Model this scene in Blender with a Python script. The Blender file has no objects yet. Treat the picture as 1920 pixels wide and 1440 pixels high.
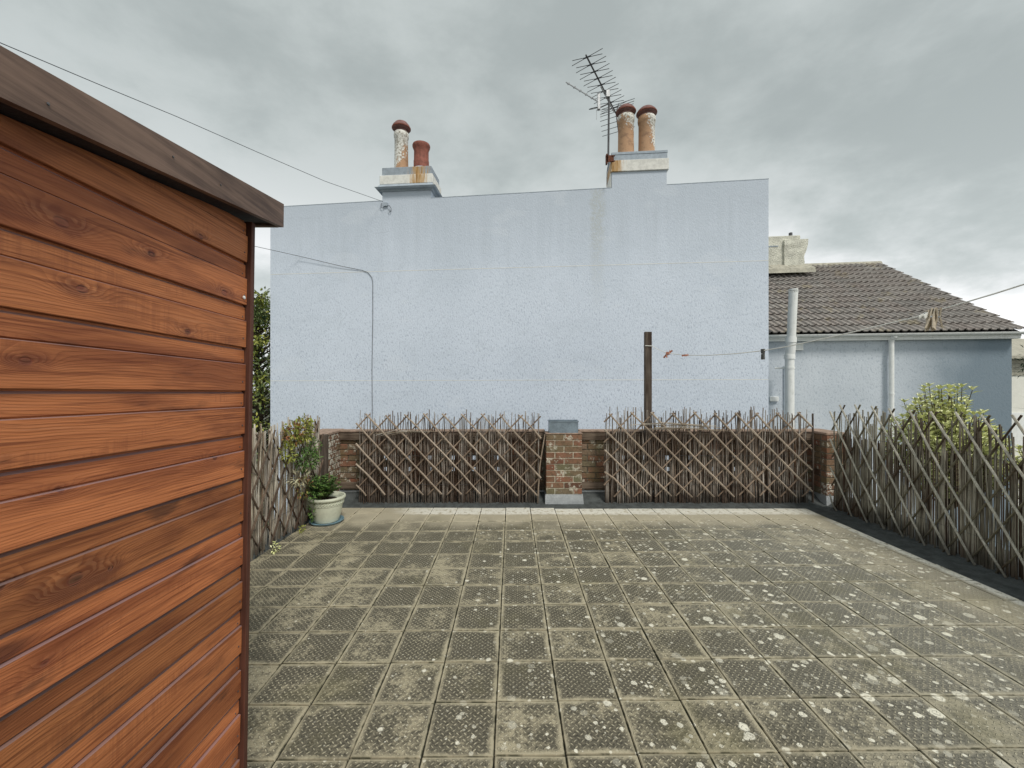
import bpy, math, random
from mathutils import Vector, Matrix, Euler
R = random.Random(11)
SC = bpy.context.scene
COL = SC.collection
PI = math.pi

# ------------------------------------------------------------------ camera, sky, sun, exposure
F, YH, EYE = 790.0, 718.0, 1.554
cam = bpy.data.cameras.new('camera')
cam.sensor_width = 36.0
cam.lens = F / 1920 * 36.0
cam.shift_y = -2.0 / 1920
cam.clip_start = 0.05
cam.clip_end = 2000
camo = bpy.data.objects.new('camera', cam)
camo.location = (0, 0, EYE)
camo.rotation_euler = (PI / 2, 0, 0)
COL.objects.link(camo)
SC.camera = camo
SC.view_settings.view_transform = 'Standard'
SC.view_settings.look = 'None'
SC.view_settings.gamma = 1
SC.view_settings.use_curve_mapping = False
SC.view_settings.exposure = 0.66
SUN_EL, SUN_AZ = math.radians(52), math.radians(150)     # azimuth clockwise from +Y


class NT:
    """small expression helper for node trees"""
    def __init__(s, tree):
        s.t = tree
        s.t.nodes.clear()

    def n(s, typ, **kw):
        nd = s.t.nodes.new(typ)
        for k, v in kw.items():
            setattr(nd, k, v)
        return nd

    def put(s, sock, v):
        if isinstance(v, S):
            s.t.links.new(v.o, sock)
        elif isinstance(v, (tuple, list)):
            sock.default_value = tuple(v) if len(v) == len(sock.default_value) else tuple(v) + (1,)
        elif v is not None:
            sock.default_value = v

    def m(s, op, a, b=None, c=None, clamp=False):
        nd = s.n('ShaderNodeMath', operation=op, use_clamp=clamp)
        s.put(nd.inputs[0], a)
        if b is not None: s.put(nd.inputs[1], b)
        if c is not None: s.put(nd.inputs[2], c)
        return S(s, nd.outputs[0])

    def coord(s, kind='Object'):
        return S(s, s.n('ShaderNodeTexCoord').outputs[kind])

    def pos(s):
        return S(s, s.n('ShaderNodeNewGeometry').outputs['Position'])

    def island(s):
        return S(s, s.n('ShaderNodeNewGeometry').outputs['Random Per Island'])

    def rnd(s):
        return S(s, s.n('ShaderNodeObjectInfo').outputs['Random'])

    def xyz(s, v):
        nd = s.n('ShaderNodeSeparateXYZ')
        s.put(nd.inputs[0], v)
        return [S(s, o) for o in nd.outputs]

    def vec(s, x, y, z):
        nd = s.n('ShaderNodeCombineXYZ')
        for i, q in enumerate((x, y, z)): s.put(nd.inputs[i], q)
        return S(s, nd.outputs[0])

    def scale(s, v, sc, off=None):
        nd = s.n('ShaderNodeMapping')
        s.put(nd.inputs['Vector'], v)
        s.put(nd.inputs['Scale'], sc)
        if off is not None: s.put(nd.inputs['Location'], off)
        return S(s, nd.outputs[0])

    def noise(s, v, sc=5, det=4, rough=.55, dist=0):
        nd = s.n('ShaderNodeTexNoise')
        s.put(nd.inputs['Vector'], v)
        s.put(nd.inputs['Scale'], sc)
        nd.inputs['Detail'].default_value = det
        nd.inputs['Roughness'].default_value = rough
        nd.inputs['Distortion'].default_value = dist
        return S(s, nd.outputs[0])

    def vor(s, v, sc=5, rand=1.0, dims='3D', feat='F1'):
        nd = s.n('ShaderNodeTexVoronoi', voronoi_dimensions=dims, feature=feat)
        s.put(nd.inputs['Vector'], v)
        nd.inputs['Scale'].default_value = sc
        nd.inputs['Randomness'].default_value = rand
        return S(s, nd.outputs['Distance']), (S(s, nd.outputs['Color']) if feat == 'F1' else None)

    def ss(s, v, a, b, lo=0.0, hi=1.0):
        nd = s.n('ShaderNodeMapRange', interpolation_type='SMOOTHSTEP')
        s.put(nd.inputs[0], v)
        for i, q in zip((1, 2, 3, 4), (a, b, lo, hi)): s.put(nd.inputs[i], q)
        return S(s, nd.outputs[0])

    def mix(s, f, a, b, bt='MIX'):
        nd = s.n('ShaderNodeMix', data_type='RGBA', blend_type=bt)
        s.put(nd.inputs[0], f)
        s.put(nd.inputs[6], a)
        s.put(nd.inputs[7], b)
        return S(s, nd.outputs[2])

    def ramp(s, f, stops):
        nd = s.n('ShaderNodeValToRGB')
        e = nd.color_ramp.elements
        while len(e) < len(stops): e.new(.5)
        for q, (p, c) in zip(e, stops):
            q.position = p
            q.color = tuple(c) + (1,)
        s.put(nd.inputs[0], f)
        return S(s, nd.outputs[0])


class S:
    def __init__(s, t, o): s.t, s.o = t, o
    def __add__(a, b): return a.t.m('ADD', a, b)
    __radd__ = __add__
    def __sub__(a, b): return a.t.m('SUBTRACT', a, b)
    def __rsub__(a, b): return a.t.m('SUBTRACT', b, a)
    def __mul__(a, b): return a.t.m('MULTIPLY', a, b)
    __rmul__ = __mul__
    def __truediv__(a, b): return a.t.m('DIVIDE', a, b)
    def abs(a): return a.t.m('ABSOLUTE', a)
    def max(a, b): return a.t.m('MAXIMUM', a, b)
    def min(a, b): return a.t.m('MINIMUM', a, b)


world = bpy.data.worlds.new('World')
SC.world = world
world.use_nodes = True
W = NT(world.node_tree)
sky = W.n('ShaderNodeTexSky', sky_type='NISHITA', sun_disc=False)
sky.sun_elevation = SUN_EL
sky.sun_rotation = SUN_AZ
d = W.coord('Generated')
dx, dy, dz = W.xyz(d)
pv = W.vec(dx, dy, dz * 1.9)
c1 = W.noise(W.scale(pv, (1.0, 1.0, 1), (3.1, 1.7, .4)), 1.5, 6, .50, .10)
c2 = W.noise(W.scale(pv, (1, 1, 1), (9.3, 4.4, 2.0)), 4.6, 8, .60, .12)
low = W.ss(dz, .02, .52, 1.0, 0.0)
cc = W.ss(c1 * .60 + c2 * .40 + dx * .02, .385, .60)
v = cc * (low * .52 + .27) + low * .30
cloud = W.ramp(v, [(0, (.265, .293, .288)), (.22, (.345, .375, .368)), (.45, (.44, .465, .46)), (.7, (.60, .61, .61)), (1, (.84, .845, .85))])
skys = W.mix(1.0, S(W, sky.outputs[0]), (.1, .1, .1), 'MULTIPLY')
bg = W.n('ShaderNodeBackground')
W.put(bg.inputs[0], W.mix(.95, skys, cloud))
bg.inputs[1].default_value = 1.0
wo = W.n('ShaderNodeOutputWorld')
world.node_tree.links.new(bg.outputs[0], wo.inputs[0])

sun = bpy.data.lights.new('sun', 'SUN')
sun.energy = 1.5
sun.angle = math.radians(14)
sun.color = (1, .955, .88)
suno = bpy.data.objects.new('sun', sun)
sdir = Vector((math.sin(SUN_AZ) * math.cos(SUN_EL), math.cos(SUN_AZ) * math.cos(SUN_EL), math.sin(SUN_EL)))
suno.rotation_euler = sdir.to_track_quat('Z', 'Y').to_euler()
suno.location = (2, -4, 8)
COL.objects.link(suno)


# ------------------------------------------------------------------ materials
def material(name, fn, rough=.8, spec=.25, metal=0.0):
    m = bpy.data.materials.new(name)
    m.use_nodes = True
    t = NT(m.node_tree)
    b = t.n('ShaderNodeBsdfPrincipled')
    o = t.n('ShaderNodeOutputMaterial')
    m.node_tree.links.new(b.outputs[0], o.inputs[0])
    b.inputs['Roughness'].default_value = rough
    b.inputs['Specular IOR Level'].default_value = spec
    b.inputs['Metallic'].default_value = metal
    r = fn(t)
    col, h, dist = (r + (None, None))[:3] if isinstance(r, tuple) and isinstance(r[0], S) else (r, None, None)
    t.put(b.inputs['Base Color'], col)
    if isinstance(r, tuple) and isinstance(r[0], S) and len(r) > 3: t.put(b.inputs['Roughness'], r[3])
    if h is not None:
        bp = t.n('ShaderNodeBump')
        bp.inputs['Strength'].default_value = 1.0
        bp.inputs['Distance'].default_value = dist
        t.put(bp.inputs['Height'], h)
        m.node_tree.links.new(bp.outputs[0], b.inputs['Normal'])
    return m


def flat(name, c, var=.25, sc=8, rough=.7, spec=.3, metal=0, bump=.002, world_=True):
    def fn(t):
        p = t.pos()
        n = t.noise(p, sc, 5, .6)
        n2 = t.noise(p, sc * 7, 3, .6)
        a = tuple(x * (1 - var) for x in c)
        b = tuple(min(1, x * (1 + var)) for x in c)
        return t.mix(t.ss(n * .7 + n2 * .3, .32, .68), a, b), n2 + n * .5, bump
    return material(name, fn, rough, spec, metal)


def m_wood_shed(t):
    x, y, z = t.xyz(t.coord())
    r = t.rnd()
    # knots of the photographed boards, in the shed's own frame (y along the boards, z up)
    total = None
    core = None
    for (px, py, s) in KNOTS:
        Z = .915 * F / (960 - px)
        zz = EYE - (py - YH) / F * Z
        ky, kz = Z - 1.45, zz + .024 * (Z - 1.45)
        s2 = s * .011
        ay = (y - ky) / (s2 * 3.1)
        az = (z - kz) / (s2 * 1.3)
        d2 = ay * ay + az * az
        e = t.m('POWER', 2.71828, d2 * -.5)
        total = e * s if total is None else total + e * s
        by = (y - ky) / (s2 * .95)
        bz = (z - kz) / (s2 * .75)
        q = t.ss(by * by + bz * bz + (t.noise(t.vec(y * 60, z * 60, 0.0), 1, 2, .5) - .5) * .8, .5, 1.3, 1.0, 0.0)
        core = q if core is None else core.max(q)
    vd, vc = t.vor(t.vec(y * 1.7, z * 6.0, r * 37), 1.0)
    small = t.ss(vd, .0, .22, 1.0, 0.0)
    big = t.noise(t.vec(y * 1.1, z * 5, r * 20), 1.0, 3, .5)
    fib = t.noise(t.vec(y * 5, z * 190, r * 20), 1.0, 3, .6)
    fine = t.noise(t.vec(y * 9, z * 600, r * 9), 1.0, 2, .6)
    g = z * 125 + big * 20 + total * (t.noise(t.vec(y * 9, z * 22, r * 2), 1, 2, .5) * 5.0 + 2.4) + small * 3.0 + t.noise(t.vec(y * 6, z * 9, r * 8), 1, 3, .5) * 1.5
    ring = t.m('FRACT', g)
    late = t.ss(ring, .15, .90) * t.ss(ring, .90, 1.0, 1.0, 0.0)
    strk = t.noise(t.vec(y * 2.2 + r * 3, z * 85, r * 15), 1, 4, .7)
    saw = t.noise(t.vec(y * 130, z * 2.5, r * 5), 1, 2, .5) * t.ss(t.noise(t.vec(y * 3, z * 12, r * 3), 1, 2, .5), .5, .68)
    blot = t.noise(t.vec(y * 2.6, z * 11, r * 31), 1, 4, .6)
    base = t.mix(late * .34 * t.ss(t.noise(t.vec(y * 2, z * 8, r * 3), 1, 2, .5) + total * .2, .35, .6, .35, 1.0) + t.ss(fib, .3, .7) * .38, (.60, .225, .075), (.24, .068, .020))
    base = t.mix(t.ss(fine, .35, .75) * .22, base, (.58, .27, .13))
    base = t.mix(t.ss(strk, .53, .68) * .70, base, (.16, .042, .014))
    base = t.mix(t.ss(strk, .40, .28) * .35, base, (.62, .30, .14))
    base = t.mix(t.ss(saw, .35, .65) * .35, base, (.27, .085, .033))
    base = t.mix(t.ss(blot, .48, .70) * .62, base, (.16, .045, .018))
    base = t.mix(t.ss(small, .15, .75) * .80, base, (.075, .024, .014))
    halo = t.ss(total, .25, .85)
    base = t.mix(halo * t.ss(t.noise(t.vec(y * 14, z * 30, r * 3), 1, 3, .6), .40, .56) * .70, base, (.17, .045, .018))
    base = t.mix(core * .95, base, t.mix(t.ss(t.m('FRACT', total * 7), .2, .8), (.24, .075, .042), (.06, .018, .010)))
    base = t.mix(t.ss(total, .3, 1.0) * t.ss(late, .7, .2) * .18, base, (.60, .30, .14))
    drk = t.noise(t.vec(y * .9 + r * 11, z * 7, r * 13), 1, 4, .62)
    base = t.mix(t.ss(drk, .46, .66) * .60, base, (.15, .036, .013))
    smoke = t.ss(t.noise(t.vec(y * 4 + r * 5, z * 16, r * 7), 1, 4, .6), .58, .74)
    base = t.mix(smoke * .65, base, (.055, .026, .018))
    nz = t.xyz(S(t, t.n('ShaderNodeNewGeometry').outputs['True Normal']))[2]
    base = t.mix(t.ss(nz, .30, .60) * .75, base, (.22, .17, .165))
    tone = t.ss(r, 0, 1, .76, 1.12)
    base = t.mix(1.0, base, t.vec(tone, tone * t.ss(t.rnd(), 0, 1, .97, .92), tone), 'MULTIPLY')
    return base, late * -.3 + fib * .8 + core * -.6, .0009, .58


def px_knots():
    return [(107, 413, 1.5), (279, 474, 1.15), (418, 548, 1.2), (150, 541, 1.2), (350, 622, 1.1), (47, 677, 1.1),
            (150, 1082, 1.7), (8, 1096, 1.1), (405, 858, 1.0), (98, 1235, .8), (372, 441, .9), (120, 917, .8), (215, 1062, .7)]


KNOTS = px_knots()
M = {}
M['shed'] = material('stained_shiplap_timber', m_wood_shed, .62, .35)


def wood_fn(light, dark, axis='y', ls=3.0, cs=90, bump=.0012):
    def fn(t):
        p = t.coord()
        r = t.rnd() * 17
        sc = {'x': (ls, cs, cs), 'y': (cs, ls, cs), 'z': (cs, cs, ls)}[axis]
        q = t.scale(p, sc)
        x, y, z = t.xyz(q)
        q = t.vec(x + r, y + r, z + r)
        n = t.noise(q, 1, 4, .6)
        n2 = t.noise(p, 3.5, 4, .6)
        c = t.mix(t.ss(n * .6 + n2 * .4, .34, .64), dark, light)
        return c, n, bump
    return fn


M['fascia'] = material('dark_weathered_fascia_timber', wood_fn((.215, .140, .105), (.075, .046, .036), 'y', 3, 55), .55, .35)
M['trim'] = material('red_brown_trim_timber', wood_fn((.125, .050, .032), (.06, .024, .016), 'z', 3, 90), .6)
M['rail'] = material('grey_brown_rail_timber', wood_fn((.20, .155, .115), (.055, .035, .025), 'x', 3, 60), .85)
M['post'] = material('dark_brown_post_timber', wood_fn((.13, .105, .085), (.045, .03, .022), 'z', 3, 60), .85)
M['deck'] = flat('painted_shade_roof_deck', (.018, .014, .016), .3, 12, .7)  # shade under the roof overhang is put into this near-black colour
M['felt'] = flat('roof_felt', (.06, .06, .06), .2, 20)


def m_tile(t):
    lx, ly, lz = t.xyz(t.coord())
    p = t.pos()
    wx, wy, wz = t.xyz(p)
    r = t.rnd()
    e = .147 - lx.abs().max(ly.abs())
    inner = t.ss(e, .010, .016)
    # raised tread lozenges
    c = .0235
    a = (lx + ly) / (c * 1.4142)
    b = (lx - ly) / (c * 1.4142)
    par = t.m('MODULO', (t.m('FLOOR', a) + t.m('FLOOR', b)).abs(), 2.0)
    fa = t.m('FRACT', a + 100) - .5
    fb = t.m('FRACT', b + 100) - .5
    u = fa * par + fb * (1 - par)
    w = fb * par + fa * (1 - par)
    d2 = (u * u) / (.47 * .47) + (w * w) / (.17 * .17)
    loz = t.ss(d2, .25, 1.05, 1.0, 0.0) * inner
    big = t.noise(p, 1.1, 4, .6)
    mid = t.noise(t.vec(wx + r * 3, wy + r * 5, 0.0), 4.2, 5, .62)
    fine = t.noise(p, 85, 4, .7)
    fine2 = t.noise(p, 260, 2, .7)
    mott = t.noise(p, 34, 4, .7)
    edge_l = t.ss(e + (mid - .5) * .10 + (mott - .5) * .035, -.004, .026, 1.0, 0.0)
    pale = t.ss(mid * .55 + big * .35 + (r - .5) * .12 + (mott - .5) * .42, .45, .61)
    col = t.mix(t.ss(fine, .3, .7), (.052, .048, .036), (.165, .150, .110))
    col = t.mix(pale * .72, col, (.49, .435, .30))
    col = t.mix(edge_l * .62, col, (.60, .535, .375))
    col = t.mix(loz * t.ss(fine, .25, .55) * t.ss(mid, .36, .58, .45, .90), col, (.55, .50, .36))
    col = t.mix(t.ss(fine2, .58, .72) * .35, col, (.05, .05, .035))
    # the last courses and the right side fade to a paler, sandy tone
    pale_rim = t.ss(wy + (t.noise(p, 2.6, 3, .5) - .5) * .9, 4.35, 4.9) + t.ss(wx + (big - .5) * 1.3, 2.9, 3.6) * .55
    grey = t.ss(wx + (big - .5) * 1.5, .8, 2.6) * .35
    col = t.mix(grey, col, t.mix(t.ss(fine, .3, .6), (.20, .20, .175), (.36, .355, .31)))
    col = t.mix(t.m('MINIMUM', pale_rim, 1.0) * .66, col, (.56, .50, .37))
    alg = t.ss(t.noise(p, 1.7, 4, .6), .52, .68) * t.ss(wy, 1.2, 4.2, .35, .15)
    col = t.mix(alg, col, (.17, .155, .075))
    # white paint splashed on the outer edge
    wn = t.noise(p, 17, 5, .7)
    wh = (t.ss(wy + (wn - .5) * .10, 4.95, 5.02) * t.ss(wx + (big - .5) * 2, -1.6, -.7)).max(t.ss(wx + (wn - .5) * .07, 3.53, 3.59) * t.ss(t.noise(p, 1.6, 2, .5), .42, .52))
    col = t.mix(wh * t.ss(wn, .36, .50) * .88, col, (.74, .72, .64))
    # crustose lichen
    lm = t.noise(p, .8, 2, .5)
    dens = t.ss(wx + (lm - .5) * 3.0, -2.2, 1.8, .12, 1.0) * t.ss(wy, 4.3, 5.1, 1.0, .25)
    tot = None
    for sc, off, rad in ((8.5, 0.0, .37), (15.0, 5.3, .42), (27.0, 9.1, .42)):
        q = t.vec(wx + off + (t.noise(p, 38, 3, .6) - .5) * .020, wy + (t.noise(p, 43, 3, .6) - .5) * .020, 0.0)
        vd, vc = t.vor(q, sc, 1.0, '2D')
        cr, cg, cb = t.xyz(vc)
        on = t.ss(cr, .66, 1.0, 0.0, 1.0) * dens
        rr = on * rad
        s_ = t.ss(vd - rr * .75, -.055, .035, 1.0, 0.0) * t.ss(on, .02, .10)
        ringd = t.ss((vd - rr * .35).abs(), 0.0, .05, .45, 0.0) * t.ss(cg, .5, .6)
        s_ = s_ * (1 - ringd) * t.ss(cb, .2, .8, .30, 1.0)
        tot = s_ if tot is None else tot.max(s_)
    tot = tot * t.ss(fine, .20, .44)
    col = t.mix(tot * .92, col, (.80, .77, .64))
    moss = t.ss(e, .0, .006, 1.0, 0.0) * t.ss(t.noise(p, 14, 3, .6), .45, .6)
    col = t.mix(moss * .8, col, (.035, .040, .02))
    return col, loz * 1.0 + fine * .16 + t.ss(e, 0, .004) * .5 + fine2 * .1, .0042, .82


M['tile'] = material('embossed_paving_tile', m_tile, .82, .25)
M['bitumen'] = flat('bitumen_felt', (.068, .075, .074), .35, 12, .75, .3, 0, .006)
M['joint'] = flat('dark_joint_grit', (.03, .03, .022), .4, 40, .95)


GZ_ = -2.9


def m_render(t):
    p = t.coord()
    x, y, z = t.xyz(p)
    z = z + GZ_
    fl = t.noise(t.scale(p, (37, 37, 21)), 1, 3, .55, .6)
    fl2 = t.noise(p, 55, 3, .6)
    grow = t.ss(z + (t.noise(p, .7, 3, .5) - .5) * 3.0, 1.2, 5.2, 1.0, .30)
    big = t.noise(p, .45, 4, .5)
    stre = t.noise(t.scale(p, (5, 5, .25)), 1, 4, .6)
    c = t.mix(t.ss(big, .35, .65), (.605, .668, .755), (.66, .723, .815))
    c = t.mix(t.ss(fl, .46, .37) * grow * .58, c, (.36, .41, .50))
    c = t.mix(t.ss(fl, .56, .68) * grow * .3, c, (.80, .855, .94))
    c = t.mix(t.ss(fl2, .6, .72) * .12, c, (.68, .73, .80))
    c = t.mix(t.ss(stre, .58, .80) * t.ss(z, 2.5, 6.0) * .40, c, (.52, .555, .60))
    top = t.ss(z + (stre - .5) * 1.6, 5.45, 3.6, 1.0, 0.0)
    c = t.mix(top * .62, c, (.46, .51, .57))  # greyer top; brighter lower wall from bounced light is put into the colour
    trow = t.noise(t.scale(p, (1.3, 1.3, 2.2)), 1, 5, .65, 1.2)
    c = t.mix(t.ss(trow, .50, .62) * .16, c, (.50, .555, .62))
    crk = t.vor(t.vec(x * .55 + trow * .3, 0.0, z * .7 + trow * .2), 1.0, 1.0, '3D', 'DISTANCE_TO_EDGE')[0]
    c = t.mix(t.ss(crk, .0015, .004, .30, 0.0) * t.ss(big, .45, .6), c, (.40, .44, .50))
    # greenish run-off below the taller stack
    run = t.ss((x - 6.98 + (t.noise(p, 6, 2, .5) - .5) * .25).abs(), .04, .20, 1.0, 0.0) * t.ss(z + (big - .5) * 2, 2.6, 5.0) * t.ss(fl, .40, .52)
    c = t.mix(run * .45, c, (.42, .43, .38))
    # hairline cracks, paler repairs
    rep = t.ss(t.noise(t.scale(p, (.9, .9, 1.8)), 1, 2, .4), .62, .66) * .15
    c = t.mix(rep, c, (.74, .78, .83))
    return c, fl * .7 + fl2 * .5, .007, .88


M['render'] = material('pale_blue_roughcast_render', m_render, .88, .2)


def m_render2(t):
    p = t.coord()
    x, y, z = t.xyz(p)
    fl = t.noise(t.scale(p, (26, 26, 18)), 1, 3, .55, .6)
    fl2 = t.noise(p, 60, 3, .6)
    big = t.noise(p, .8, 4, .5)
    c = t.mix(t.ss(big, .35, .65), (.56, .61, .665), (.64, .69, .745))
    c = t.mix(t.ss(fl, .47, .36) * .32, c, (.235, .295, .355))
    damp = t.ss(x + (big - .5) * 2.4, 2.9, 4.9) * .85
    c = t.mix(damp, c, (.15, .205, .25))
    c = t.mix(t.ss(fl2, .6, .72) * .15, c, (.5, .58, .64))
    return c, fl * .7 + fl2 * .5, .007, .88


M['render2'] = material('blue_grey_roughcast_render', m_render2, .88, .2)


def m_white(t):
    p = t.pos()
    n = t.noise(p, 9, 5, .65)
    st = t.noise(t.scale(p, (20, 20, 2)), 1, 3, .6)
    c = t.mix(t.ss(n * .6 + st * .4, .45, .72), (.86, .87, .85), (.68, .70, .67))
    return c, n, .001


M['upvc'] = material('white_plastic', m_white, .42, .45)
M['white'] = flat('white_masonry_paint', (.74, .73, .68), .08, 14, .8)
M['greytop'] = flat('grey_cement_capping', (.36, .41, .46), .15, 10, .85, bump=.004)


def m_rust_stain(base):
    def fn(t):
        p = t.coord()
        x, y, z = t.xyz(p)
        s1 = t.noise(t.vec(x * 42, y * 42, z * 2.2), 1, 4, .65)
        wx_ = t.ss((x - RX).abs(), .0, .34, 1.0, 0.0)
        m = t.ss(s1 + wx_ * .34, .56, .86) * t.ss(wx_, .0, .5)
        g = t.noise(p, 12, 4, .6)
        c = t.mix(t.ss(g, .4, .65), base, tuple(q * .82 for q in base))
        c = t.mix(m * .9, c, (.50, .285, .085))
        c = t.mix(t.ss(wx_ * .25 + s1, .72, .86) * .6, c, (.17, .085, .035))
        return c, g, .003
    return fn


def m_pot(t, kx=-2.2, kz=.9, off=.0):
    p = t.coord()
    x, y, z = t.xyz(p)
    r = t.rnd()
    n = t.noise(t.scale(p, (6, 6, 4.5)), 1, 6, .66)
    n1 = t.noise(p, 26, 5, .7)
    d = x * .9 + z * .42
    m = t.ss((n - .5) * 1.1 + (n1 - .5) * .9 + z * kz + x * kx + off, -.03, .02)
    c = t.mix(t.noise(p, 30, 4, .7), (.36, .215, .13), (.60, .38, .23))
    c = t.mix(t.ss(t.noise(p, 8, 3, .6), .5, .7) * .6, c, (.20, .125, .085))
    c = t.mix(m, c, t.mix(t.ss(n1, .35, .6), (.30, .27, .22), (.80, .79, .74)))
    return c, m * .6 + n1 * .6, .004


M['potclay'] = material('peeling_painted_clay', m_pot, .85)
M['potclay2'] = material('clay_with_flaked_white_paint', lambda t: m_pot(t, 1.2, .95, -.50), .85)
M['potclay3'] = material('clay_with_white_flakes_on_one_side', lambda t: m_pot(t, 2.8, .8, -.40), .85)
M['terracotta'] = flat('terracotta', (.24, .085, .060), .3, 14, .7, .3)
M['capclay'] = flat('dull_red_clay_cap', (.20, .105, .095), .3, 12, .7)
M['iron'] = flat('dark_aluminium', (.10, .10, .105), .3, 20, .55, .4, .3, .0003)
M['alu'] = flat('weathered_aluminium', (.45, .46, .47), .25, 30, .45, .5, .5, .0003)
M['rustmetal'] = flat('rusty_bracket_iron', (.13, .05, .03), .6, 30, .9)
M['cable'] = flat('dark_cable', (.075, .08, .09), .2, 10, .6)
M['cord'] = flat('pale_washing_line', (.70, .70, .66), .1, 30, .7, bump=.0002)


def m_brick(t):
    p = t.pos()
    r = t.rnd()
    n = t.noise(p, 22, 5, .7)
    n1 = t.noise(p, 90, 3, .7)
    c = t.ramp(r, [(0, (.11, .060, .040)), (.2, (.24, .095, .06)), (.4, (.20, .155, .095)), (.58, (.27, .125, .08)),
                   (.78, (.17, .155, .095)), (1, (.25, .17, .12))])
    c = t.mix(t.ss(n, .42, .66) * .6, c, (.075, .058, .038))
    c = t.mix(t.ss(n1, .56, .7) * .45, c, (.33, .25, .18))
    fl = t.noise(p, 11, 6, .72)
    c = t.mix(t.ss(fl, .555, .62) * t.ss(n1, .32, .5) * .9, c, (.60, .565, .47))
    c = t.mix(t.ss(t.noise(p, 5, 4, .6), .50, .66) * .45, c, (.13, .135, .065))
    return c, n + n1 * .6, .005


def m_flake(t):
    p = t.pos()
    n = t.noise(p, 20, 6, .72)
    n1 = t.noise(p, 90, 3, .7)
    c = t.mix(t.ss(n1, .4, .6), (.13, .075, .05), (.24, .14, .09))
    c = t.mix(t.ss(n, .49, .53) * .9, c, (.62, .60, .52))
    c = t.mix(t.ss(t.noise(p, 5, 4, .6), .50, .66) * .35, c, (.16, .15, .08))
    return c, n * 1.2 + n1 * .5, .005


M['brick'] = material('old_stock_brick', m_brick, .9, .2)
M['brickflake'] = material('brick_with_flaking_white_paint', m_flake, .9, .2)
M['mortar'] = flat('lime_mortar', (.58, .54, .43), .35, 30, .95, bump=.006)
M['darkmortar'] = flat('dirty_mortar', (.16, .145, .11), .4, 30, .95, bump=.006)
M['lead'] = flat('lead_flashing', (.40, .42, .43), .2, 7, .5, .5, .25, .006)
M['zinc'] = flat('galvanised_zinc', (.27, .33, .38), .22, 9, .4, .5, .6, .002)
M['copingred'] = flat('dull_coping_tile', (.30, .215, .165), .35, 16, .9)


def m_cane(stops, stain=.8):
    def fn(t):
        p = t.coord()
        x, y, z = t.xyz(p)
        r = t.rnd()
        i = t.island()
        n = t.noise(t.vec(x * 120, y * 120, z * 9 + r * 40 + i * 30), 1, 3, .6)
        k = t.m('FRACT', r * 7.31 + i * 3.7)
        c = t.ramp(k, stops)
        wz = t.xyz(t.pos())[2]
        wn = t.noise(t.pos(), 2.3, 4, .6)
        # soil splash and algae have stained the feet of the canes
        dirt = t.ss(wz + (wn - .5) * .35, .04, .20, .70, 0.0)
        c = t.mix(t.ss(n, .35, .7) * .5, c, (.045, .032, .024))
        c = t.mix(dirt, c, (.032, .028, .022))
        big = t.noise(t.pos(), 1.15, 3, .55)
        c = t.mix(t.ss(wn * .5 + big * .5, .47, .60) * stain, c, (.055, .030, .018))
        return c, n, .0008
    return fn


M['cane'] = material('grey_brown_willow_cane', m_cane(stain=.6, stops=[(0, (.13, .10, .08)), (.25, (.30, .255, .215)), (.5, (.50, .455, .40)),
                                                       (.78, (.20, .14, .10)), (1, (.66, .62, .56))]), .85, .2)
M['caneL'] = material('bleached_willow_cane', m_cane([(0, (.24, .165, .10)), (.25, (.62, .55, .43)), (.6, (.80, .75, .65)),
                                                     (.8, (.26, .17, .10)), (1, (.88, .85, .78))], .35), .85, .2)
M['caneR'] = material('grey_green_willow_cane', m_cane([(0, (.13, .12, .09)), (.35, (.32, .30, .235)), (.7, (.50, .475, .385)),
                                                       (1, (.17, .15, .11))], .6), .85, .2)
M['canedark'] = material('dark_reed', m_cane([(0, (.05, .036, .026)), (.4, (.10, .072, .052)), (.75, (.17, .13, .095)), (.93, (.07, .045, .03)), (1, (.40, .36, .30))]), .88, .2)  # darker tones for the dense reed layer behind the canes
M['slat'] = material('brown_willow_lath', m_cane([(0, (.40, .315, .24)), (.5, (.50, .41, .32)), (1, (.60, .51, .41))], .25), .8, .25)
M['slatD'] = material('dark_willow_lath', m_cane([(0, (.10, .07, .05)), (.5, (.15, .11, .08)), (1, (.20, .14, .10))]), .8, .25)
M['slatM'] = material('mid_brown_willow_lath', m_cane([(0, (.25, .18, .13)), (.5, (.33, .25, .185)), (1, (.40, .30, .225))], .35), .8, .25)
M['slatR'] = material('pale_grey_willow_lath', m_cane([(0, (.52, .50, .42)), (.5, (.62, .60, .51)), (1, (.46, .43, .35))], .15), .8, .25)
M['slatRD'] = material('mossy_willow_lath', m_cane([(0, (.15, .14, .09)), (.5, (.20, .18, .12)), (1, (.24, .215, .15))]), .8, .25)


def m_roof(t):
    p = t.pos()
    r = t.rnd()
    n = t.noise(p, 7, 5, .6)
    n1 = t.noise(p, 60, 3, .7)
    c = t.ramp(r, [(0, (.25, .235, .22)), (.4, (.32, .295, .275)), (.75, (.285, .25, .23)), (1, (.37, .35, .325))])
    c = t.mix(t.ss(n, .42, .68) * .5, c, (.15, .125, .11))
    c = t.mix(t.ss(n1, .55, .7) * .3, c, (.33, .31, .26))
    c = t.mix(t.ss(t.noise(p, 2.2, 3, .5), .58, .68) * .4, c, (.36, .30, .17))
    return c, n1, .003


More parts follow.
